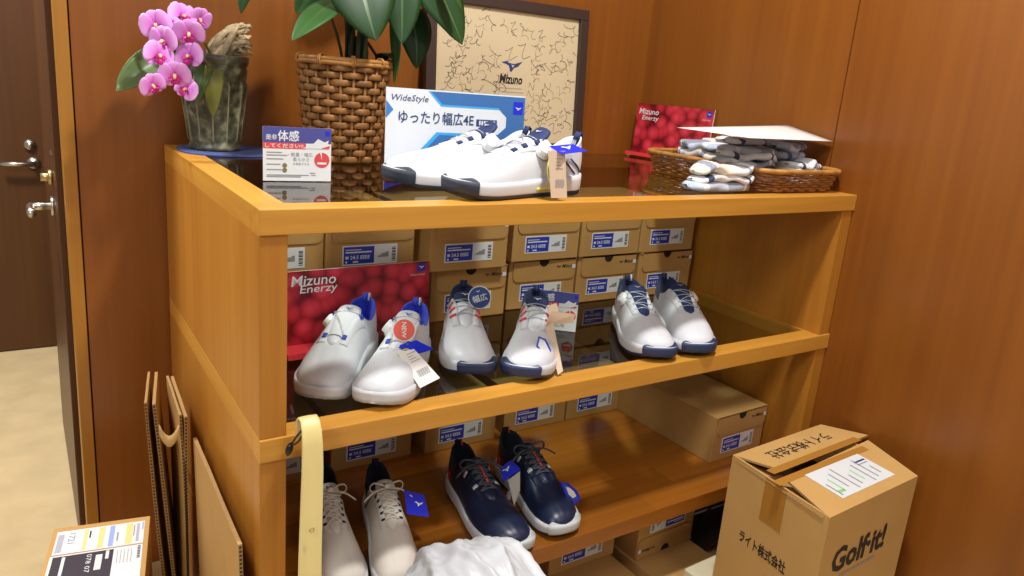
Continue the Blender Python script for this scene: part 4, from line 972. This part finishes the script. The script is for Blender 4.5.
# ================================================================ WHITE PLASTIC BAG
m, N, Lk, b = newmat('thin_plastic'); b.inputs['Base Color'].default_value = srgb('#d9dde4'); b.inputs['Roughness'].default_value = .35; b.inputs['Alpha'].default_value = .8
M_bag = m
cx, cy = .285, -.205; rows = []; n1, n2 = 110, 130
from mathutils import noise as mn
for i in range(n1+1):
    ph = -PI/2+PI*i/n1; c_, s_ = math.cos(ph), math.sin(ph); row = []
    for k in range(n2):
        th_ = 2*PI*k/n2; dx, dy, dz = s_, c_*math.cos(th_), c_*math.sin(th_)
        q = Vector((dx*3.1, dy*3.1, dz*3.1))
        d = .006*mn.noise(q*.8)+.006*abs(mn.noise(q*1.8+Vector((3, 1, 7))))-.007*abs(mn.noise(Vector((dx*9+dy*2, dy*2.2, dz*2.2))))
        if dz > 0:
            for x0_, sl in ((-.48, .3), (-.10, -.25), (.22, .15), (.55, -.2)): d += .009*math.exp(-((dx-x0_-sl*dy)/.045)**2)*min(1, dz*2)
        rr_ = 1+d/.146
        z = .382+.178*rr_*dz if dz >= 0 else .382+.374*math.copysign(abs(dz)**.6, dz)
        w_ = 1 if dz >= 0 else 1.0
        row.append((cx+.158*rr_*dx, cy+.150*rr_*dy, z))
    rows.append(row)
mb = MB().grid(rows, M_bag, cv=True); tag(mb.build('plastic_bag', smooth=True), 'crumpled white plastic bag standing in front of the lower tier', 'bag')

# ================================================================ CARTONS
def extr(mb, poly_uv, a, b_, m, edge=None):
    """sheet of board: polygon through 3-D corners a[], thickness to b_[]"""
    k = len(a); mb.add(list(a)+list(b_), [list(range(k)), list(range(2*k-1, k-1, -1))], m); mb.add(list(a)+list(b_), [[i, k+i, k+(i+1) % k, (i+1) % k] for i in range(k)], edge or m); return mb
# large carton at right
CZ0, CZ1 = .1615, .500
q = [Vector((1.036, -.068, 0)), Vector((1.014, -.337, 0)), Vector((1.356, -.318, 0)), Vector((1.412, -.105, 0))]   # back-left, front-left, front-right, back-right
q = [Vector((1.038, -.071, 0)), Vector((1.014, -.338, 0)), Vector((1.362, -.323, 0)), Vector((1.387, -.055, 0))]
t = thing('shipping_carton', 'large open-flapped brown carton leaning near the right wall', 'box', (q[1].x, q[1].y, CZ0))
O = Vector((q[1].x, q[1].y, CZ0)); Lc = [Vector((p.x, p.y, 0))-Vector((O.x, O.y, 0)) for p in q]; Hc = CZ1-CZ0
mb = MB(); cen = sum(Lc, Vector())/4
for i in range(4):
    a, c = Lc[i], Lc[(i+1) % 4]; ia, ic = a+(cen-a).normalized()*.006, c+(cen-c).normalized()*.006; zz = Vector((0, 0, Hc))
    mb.add([a, c, c+zz, a+zz, ia, ic, ic+zz, ia+zz], [(0, 1, 2, 3), (5, 4, 7, 6), (3, 2, 6, 7), (0, 4, 5, 1)], M_cardlight)
mb.add([p+Vector((0, 0, .002)) for p in Lc], [(3, 2, 1, 0)], M_cardlight)
# printing on the left face (back-left to front-left) and the front face
FL = frame(Lc[0], Lc[1]-Lc[0], (0, 0, 1)); wl = (Lc[1]-Lc[0]).length
FF = frame(Lc[1], Lc[2]-Lc[1], (0, 0, 1)); wf = (Lc[2]-Lc[1]).length
M_cink = mat('carton_ink', '#2a2420', .7)
mb.text('ライト株式会社', wl*.215, Hc*.455, .030, .0008, M_cink, FL, w=wl*.50, bold=.024)
mb.text('Golf·it!', wf*.13, Hc*.56, .062, .0008, M_cink, FF, w=wf*.60, bold=.035)
for k in range(13): mb.rect(wf*(.24+.032*k), Hc*.51, wf*(.24+.032*k+.02), Hc*.53, .0008, M_greyp, FF)
mb.build('carton_body', t)
MB().rect(wl*.38, Hc*.70, wl*.60, Hc-.001, .0008, M_tape, FL).build('tape_strip', t)
tp = Vector((0, 0, Hc))
def on_plane(a, c, tip, u, v):
    """the fourth corner of a flat flap"""
    n = (c-a).cross(tip-a); o_ = CAM-O; d = at(u, v, 'z', 0)-CAM
    return o_+d*((a-o_).dot(n)/d.dot(n))
def flap(a, c, ctip, atip, nm, decor=None, mt=None):
    n = (c-a).cross(atip-a).normalized()*.005
    if n.z < 0: a, c, atip, ctip, n = c, a, ctip, atip, -n
    m_ = MB(); extr(m_, None, [a, c, ctip, atip], [a-n, c-n, ctip-n, atip-n], mt or M_cardlight, M_cardedge)
    if decor: decor(m_, frame(a+n*.02, c-a, atip-a), (c-a).length, (atip-a).length)
    return m_.build(nm, t)
# inner flaps (left and right) pressed down, outer flaps over them
ins = Vector((0, .012, 0)); dn = Vector((0, 0, -.004))
flap(Lc[0]+tp-ins+dn, Lc[1]+tp+ins+dn, Lc[1]+tp+ins+Vector((.11, .0, -.045)), Lc[0]+tp-ins+Vector((.11, 0, -.045)), 'flap')
flap(Lc[2]+tp+ins+dn, Lc[3]+tp-ins+dn, Lc[3]+tp-ins+Vector((-.10, 0, -.045)), Lc[2]+tp+ins+Vector((-.10, 0, -.045)), 'flap')
def dec_front(m_, F, w_, h_):
    m_.rect(.0, h_-.020, w_, h_-.001, .0003, M_tape, F)
    m_.rect(w_*.26, h_*.20, w_*.86, h_*.87, .0006, M_white, F)
    M_green = mat('green_print', '#8fd08a', .6)
    for k in range(9):
        m_.rect(w_*(.29+.062*k), h_*(.25+.05*(k % 3)), w_*(.29+.062*k+.012), h_*(.55+.08*((k*5) % 4)), .0009, M_green if k % 4 == 1 else M_greyp, F)
    m_.rect(w_*.29, h_*.30, w_*.36, h_*.36, .0009, M_green, F).rect(w_*.72, h_*.70, w_*.84, h_*.735, .0009, M_navyp, F).rect(w_*.72, h_*.64, w_*.83, h_*.66, .0009, M_greyp, F)
def dec_back(m_, F, w_, h_):
    m_.rect(.0, h_-.022, w_, h_-.001, .0003, M_tape, F)
    v = frame(F @ Vector((0, 0, 0)), F.to_3x3() @ Vector((1, 0, 0)), F.to_3x3() @ Vector((0, 1, 0)))
    m_.text('ライト株式会社', w_*.14, h_*.28, h_*.34, .0006, M_cink, F, w=w_*.66, bold=.01)
A, B_, Cc, Dd = Lc[0]+tp, Lc[1]+tp, Lc[2]+tp, Lc[3]+tp
back_dir = (Lc[0]-Lc[1]).normalized()
tip = at(785, 478, 'y', -.205)-O
flap(B_, Cc, on_plane(B_, Cc, tip, 868, 440), tip, 'flap', dec_front)
tip = at(782, 470, 'y', -.175)-O
flap(Dd, A, tip, on_plane(Dd, A, tip, 868, 435), 'flap', dec_back)
# pale polystyrene tray-box under the carton
M_poly = mat('pale_board', '#d8cfae', .8, noise=.04, nscale=40)
c0 = at(688, 571, 'z', .16); c1 = at(717, 556, 'z', .16)
mb = MB(); mb.box(0, .39, -.42, 0.0, .0, .16, M_poly); mb.box(-.006, .396, -.426, 0.006, .128, .1605, M_poly)
dv = (c1-c0); o = mb.build('foam_box', bevel=.004); o.location = (1.026, -.005, .0005); o.rotation_euler = (0, 0, rad(2)); tag(o, 'pale flat box on the floor under the large carton', 'box')
# parcel carton at lower left with courier labels
h_ = .300; tl, tr = at(54, 529, 'z', h_), at(150, 516, 'z', h_); xd = (tr-tl); wx = xd.length; yd = Vector((0, 0, 1)).cross(xd).normalized()
lx = .34; F = frame(tl-yd*lx, xd, yd)
o = MB(); 
o.box(0, wx, 0, lx, -h_+.0005, 0, M_cardlight)
z_ = .0006; Mp = mat('label_paper', '#e6e9f0', .5); My = mat('label_yellow', '#f0dc94', .5); Mb_ = mat('label_paleblue', '#9db4e6', .5); Mpk = mat('label_dark', '#3a3340', .5); Mlil = mat('label_lilac', '#b6b3c4', .6)
lt = lx-.016; lb_ = lx-.098
o.rect(wx*.05, lb_, wx*.95, lt, z_, Mp)
for a, c, mm, f0, f1 in ((.07, .13, Mlil, .08, .85), (.33, .37, My, .05, .95), (.48, .54, My, .05, .95), (.59, .64, Mb_, .05, .95), (.76, .83, My, .05, .95), (.87, .90, Mlil, .1, .9), (.925, .94, Mb_, .6, .95)): o.rect(wx*a, lb_+(lt-lb_)*f0, wx*c, lb_+(lt-lb_)*f1, z_+.0003, mm)
Fr_ = Matrix.Rotation(-PI/2, 4, 'Z'); Fr_.translation = (wx*.175, lt-.012, 0)
o.text('1721', 0, 0, .012, z_+.0004, M_greyp, Fr_, w=.036)
o.rect(wx*.385, lb_+.045, wx*.40, lb_+.07, z_+.0004, M_black).rect(wx*.67, lb_+.02, wx*.685, lb_+.05, z_+.0004, M_greyp).rect(wx*.84, lb_+.03, wx*.85, lb_+.07, z_+.0004, M_greyp)
o.rect(wx*.04, lb_-.20, wx*.95, lb_-.004, z_, Mp).rect(wx*.07, lb_-.20, wx*.66, lb_-.008, z_+.0003, Mpk)
Fr_ = Matrix.Rotation(-PI/2, 4, 'Z'); Fr_.translation = (wx*.40, lb_-.014, 0); o.text('078 07', 0, 0, .009, z_+.0006, M_white, Fr_, w=.06)
Fr_ = Matrix.Rotation(-PI/2, 4, 'Z'); Fr_.translation = (wx*.49, lb_-.020, 0); o.rect(0, 0, .05, .012, z_+.0006, M_white, Fr_); Fr_.translation = (wx*.585, lb_-.010, 0); o.rect(0, 0, .028, .006, z_+.0006, M_white, Fr_); Fr_.translation = (wx*.16, lb_-.012, 0); o.rect(0, 0, .06, .006, z_+.0006, M_white, Fr_)
for k in range(8): o.rect(wx*.90, lb_-.05+.0055*k, wx*.93, lb_-.05+.0055*k+.003, z_+.0005, M_black)
for k in range(5): o.rect(wx*(.70+.035*k), lb_-.06, wx*(.705+.035*k), lb_-.015, z_+.0004, M_greyp)
tag(o.build('parcel_box', mw=F, bevel=0), 'small parcel box with white and dark shipping labels at lower left', 'box')

# ================================================================ FLATTENED CARDBOARD
def flat_carton(label, tf, bf, tb, plies, thick, gap, bow=0.0, step=None):
    """folded-flat carton standing on its edge: tf / tb top corners at front and back, bf a lower point of the front edge; the front edge shows the flutes"""
    tf, bf, tb = Vector(tf), Vector(bf), Vector(tb); k_ = tf.z/(tf.z-bf.z); b0 = tf.lerp(bf, k_); b0.z = .001; b0.y = tf.y
    t = thing('flattened_carton', label, 'cardboard', b0); S = 12; Z = 10
    for k in range(plies):
        mb = MB(); grids = []
        for off in (k*(thick+gap), k*(thick+gap)+thick):
            g = []
            for j in range(S+1):
                u = j/S; row = []
                for i in range(Z+1):
                    v = i/Z; bot = Vector((b0.x+(tb.x-tf.x)*u, tf.y+(tb.y-tf.y)*u, .001)); top = tf.lerp(tb, u)
                    if step and u > step[0]: top = top-Vector((0, 0, step[1]))
                    p = bot.lerp(top, v)+Vector((off*(1 if v < .9 or k else .8)+bow*math.sin(PI*v)*(1 if k == 0 else -.4), 0, -.004*k-.002*abs(math.sin(5*u+k))*v))
                    row.append(p-b0)
                g.append(row)
            grids.append(g)
        mb.grid(grids[0], M_card).grid(grids[1], M_card)
        rim0 = [r[-1] for r in grids[0]]; rim1 = [r[-1] for r in grids[1]]; mb.grid([rim0, rim1], M_cardedge)
        mb.grid([grids[0][0], grids[1][0]], M_cardedge).grid([grids[0][-1], grids[1][-1]], M_cardedge)
        e0, e1 = grids[0][0], grids[1][0]; nf = int(tf.z/.0075)
        for f in range(nf):
            q = []
            for ff in (f/nf, (f+.55)/nf):
                x = ff*Z; i = min(Z-1, int(x)); q.append((e0[i].lerp(e0[i+1], x-i), e1[i].lerp(e1[i+1], x-i)))
            mb.add([q[0][0].lerp(q[0][1], .2), q[0][0].lerp(q[0][1], .8), q[1][0].lerp(q[1][1], .8), q[1][0].lerp(q[1][1], .2)], [(0, 1, 2, 3)], M_flute, Matrix.Translation((0, -.0005, 0)))
        mb.build('board_ply', t)
    return t
flat_carton('flattened carton leaning on the shelf side, nearest the post', at(238, 545, 'y', .012), at(239, 576, 'y', .012), at(193, 437, 'y', .37), 1, .008, 0)
flat_carton('flattened carton in the middle of the leaning stack', at(179, 415, 'y', .38), at(183, 570, 'y', .38), at(166, 375, 'y', .60), 2, .006, .003, .006)
flat_carton('flattened carton furthest left in the leaning stack', at(144, 403, 'y', .42), at(163, 570, 'y', .42), at(147.5, 371, 'y', .62), 2, .006, .008, -.004)
p1 = Vector((-.092, .40, .565)); t = None
mb = MB(); rows = []
for k in range(9):
    u = k/8; rows.append([at(159+20*u, 430+6*math.sin(PI*u), 'y', .405-.03*u)+Vector((0, 0, dz-.012*math.sin(PI*u))) for dz in (-.012, .012)])
mb.grid(rows, mat('kraft_tape', '#c7a266', .5)); tag(mb.build('paper_tape_loop', smooth=True, solid=.001), 'torn loop of kraft tape bridging two flattened cartons', 'tape')
# black fabric bag under the shelf
M_blk = mat('black_nylon', '#17181a', .55, noise=.3, nscale=30, bump=.5, bscale=60)
t = thing('black_bag', 'black fabric bag under the lowest tier behind the large carton', 'bag', (1.275, .30, .0005))
rows = []
for i in range(25):
    v = i/24; z = .27*v; row = []
    for k in range(40):
        a = 2*PI*k/40; e = (1-abs(2*v-1)**4)**.5 if 0 < v < 1 else 0
        rr_ = e*(1+.10*mn.noise(Vector((2.5*math.cos(a), 2.5*math.sin(a), z*12)))); row.append((.105*rr_*math.copysign(abs(math.cos(a))**.6, math.cos(a)), .17*rr_*math.copysign(abs(math.sin(a))**.6, math.sin(a)), z))
    rows.append(row)
MB().grid(rows, M_blk, cv=True).build('bag_body', t, smooth=True)
MB().tube(bez([(-.05, -.165, .15), (-.06, -.19, .24), (.04, -.19, .24), (.04, -.165, .15)], 14), .006, M_blk, 8, flat=.4).build('carry_strap', t, smooth=True)
MB().tube([(-.09, -.168, .19), (0, -.176, .195), (.09, -.168, .19)], .003, M_greyrub, 6).build('zip', t, smooth=True)
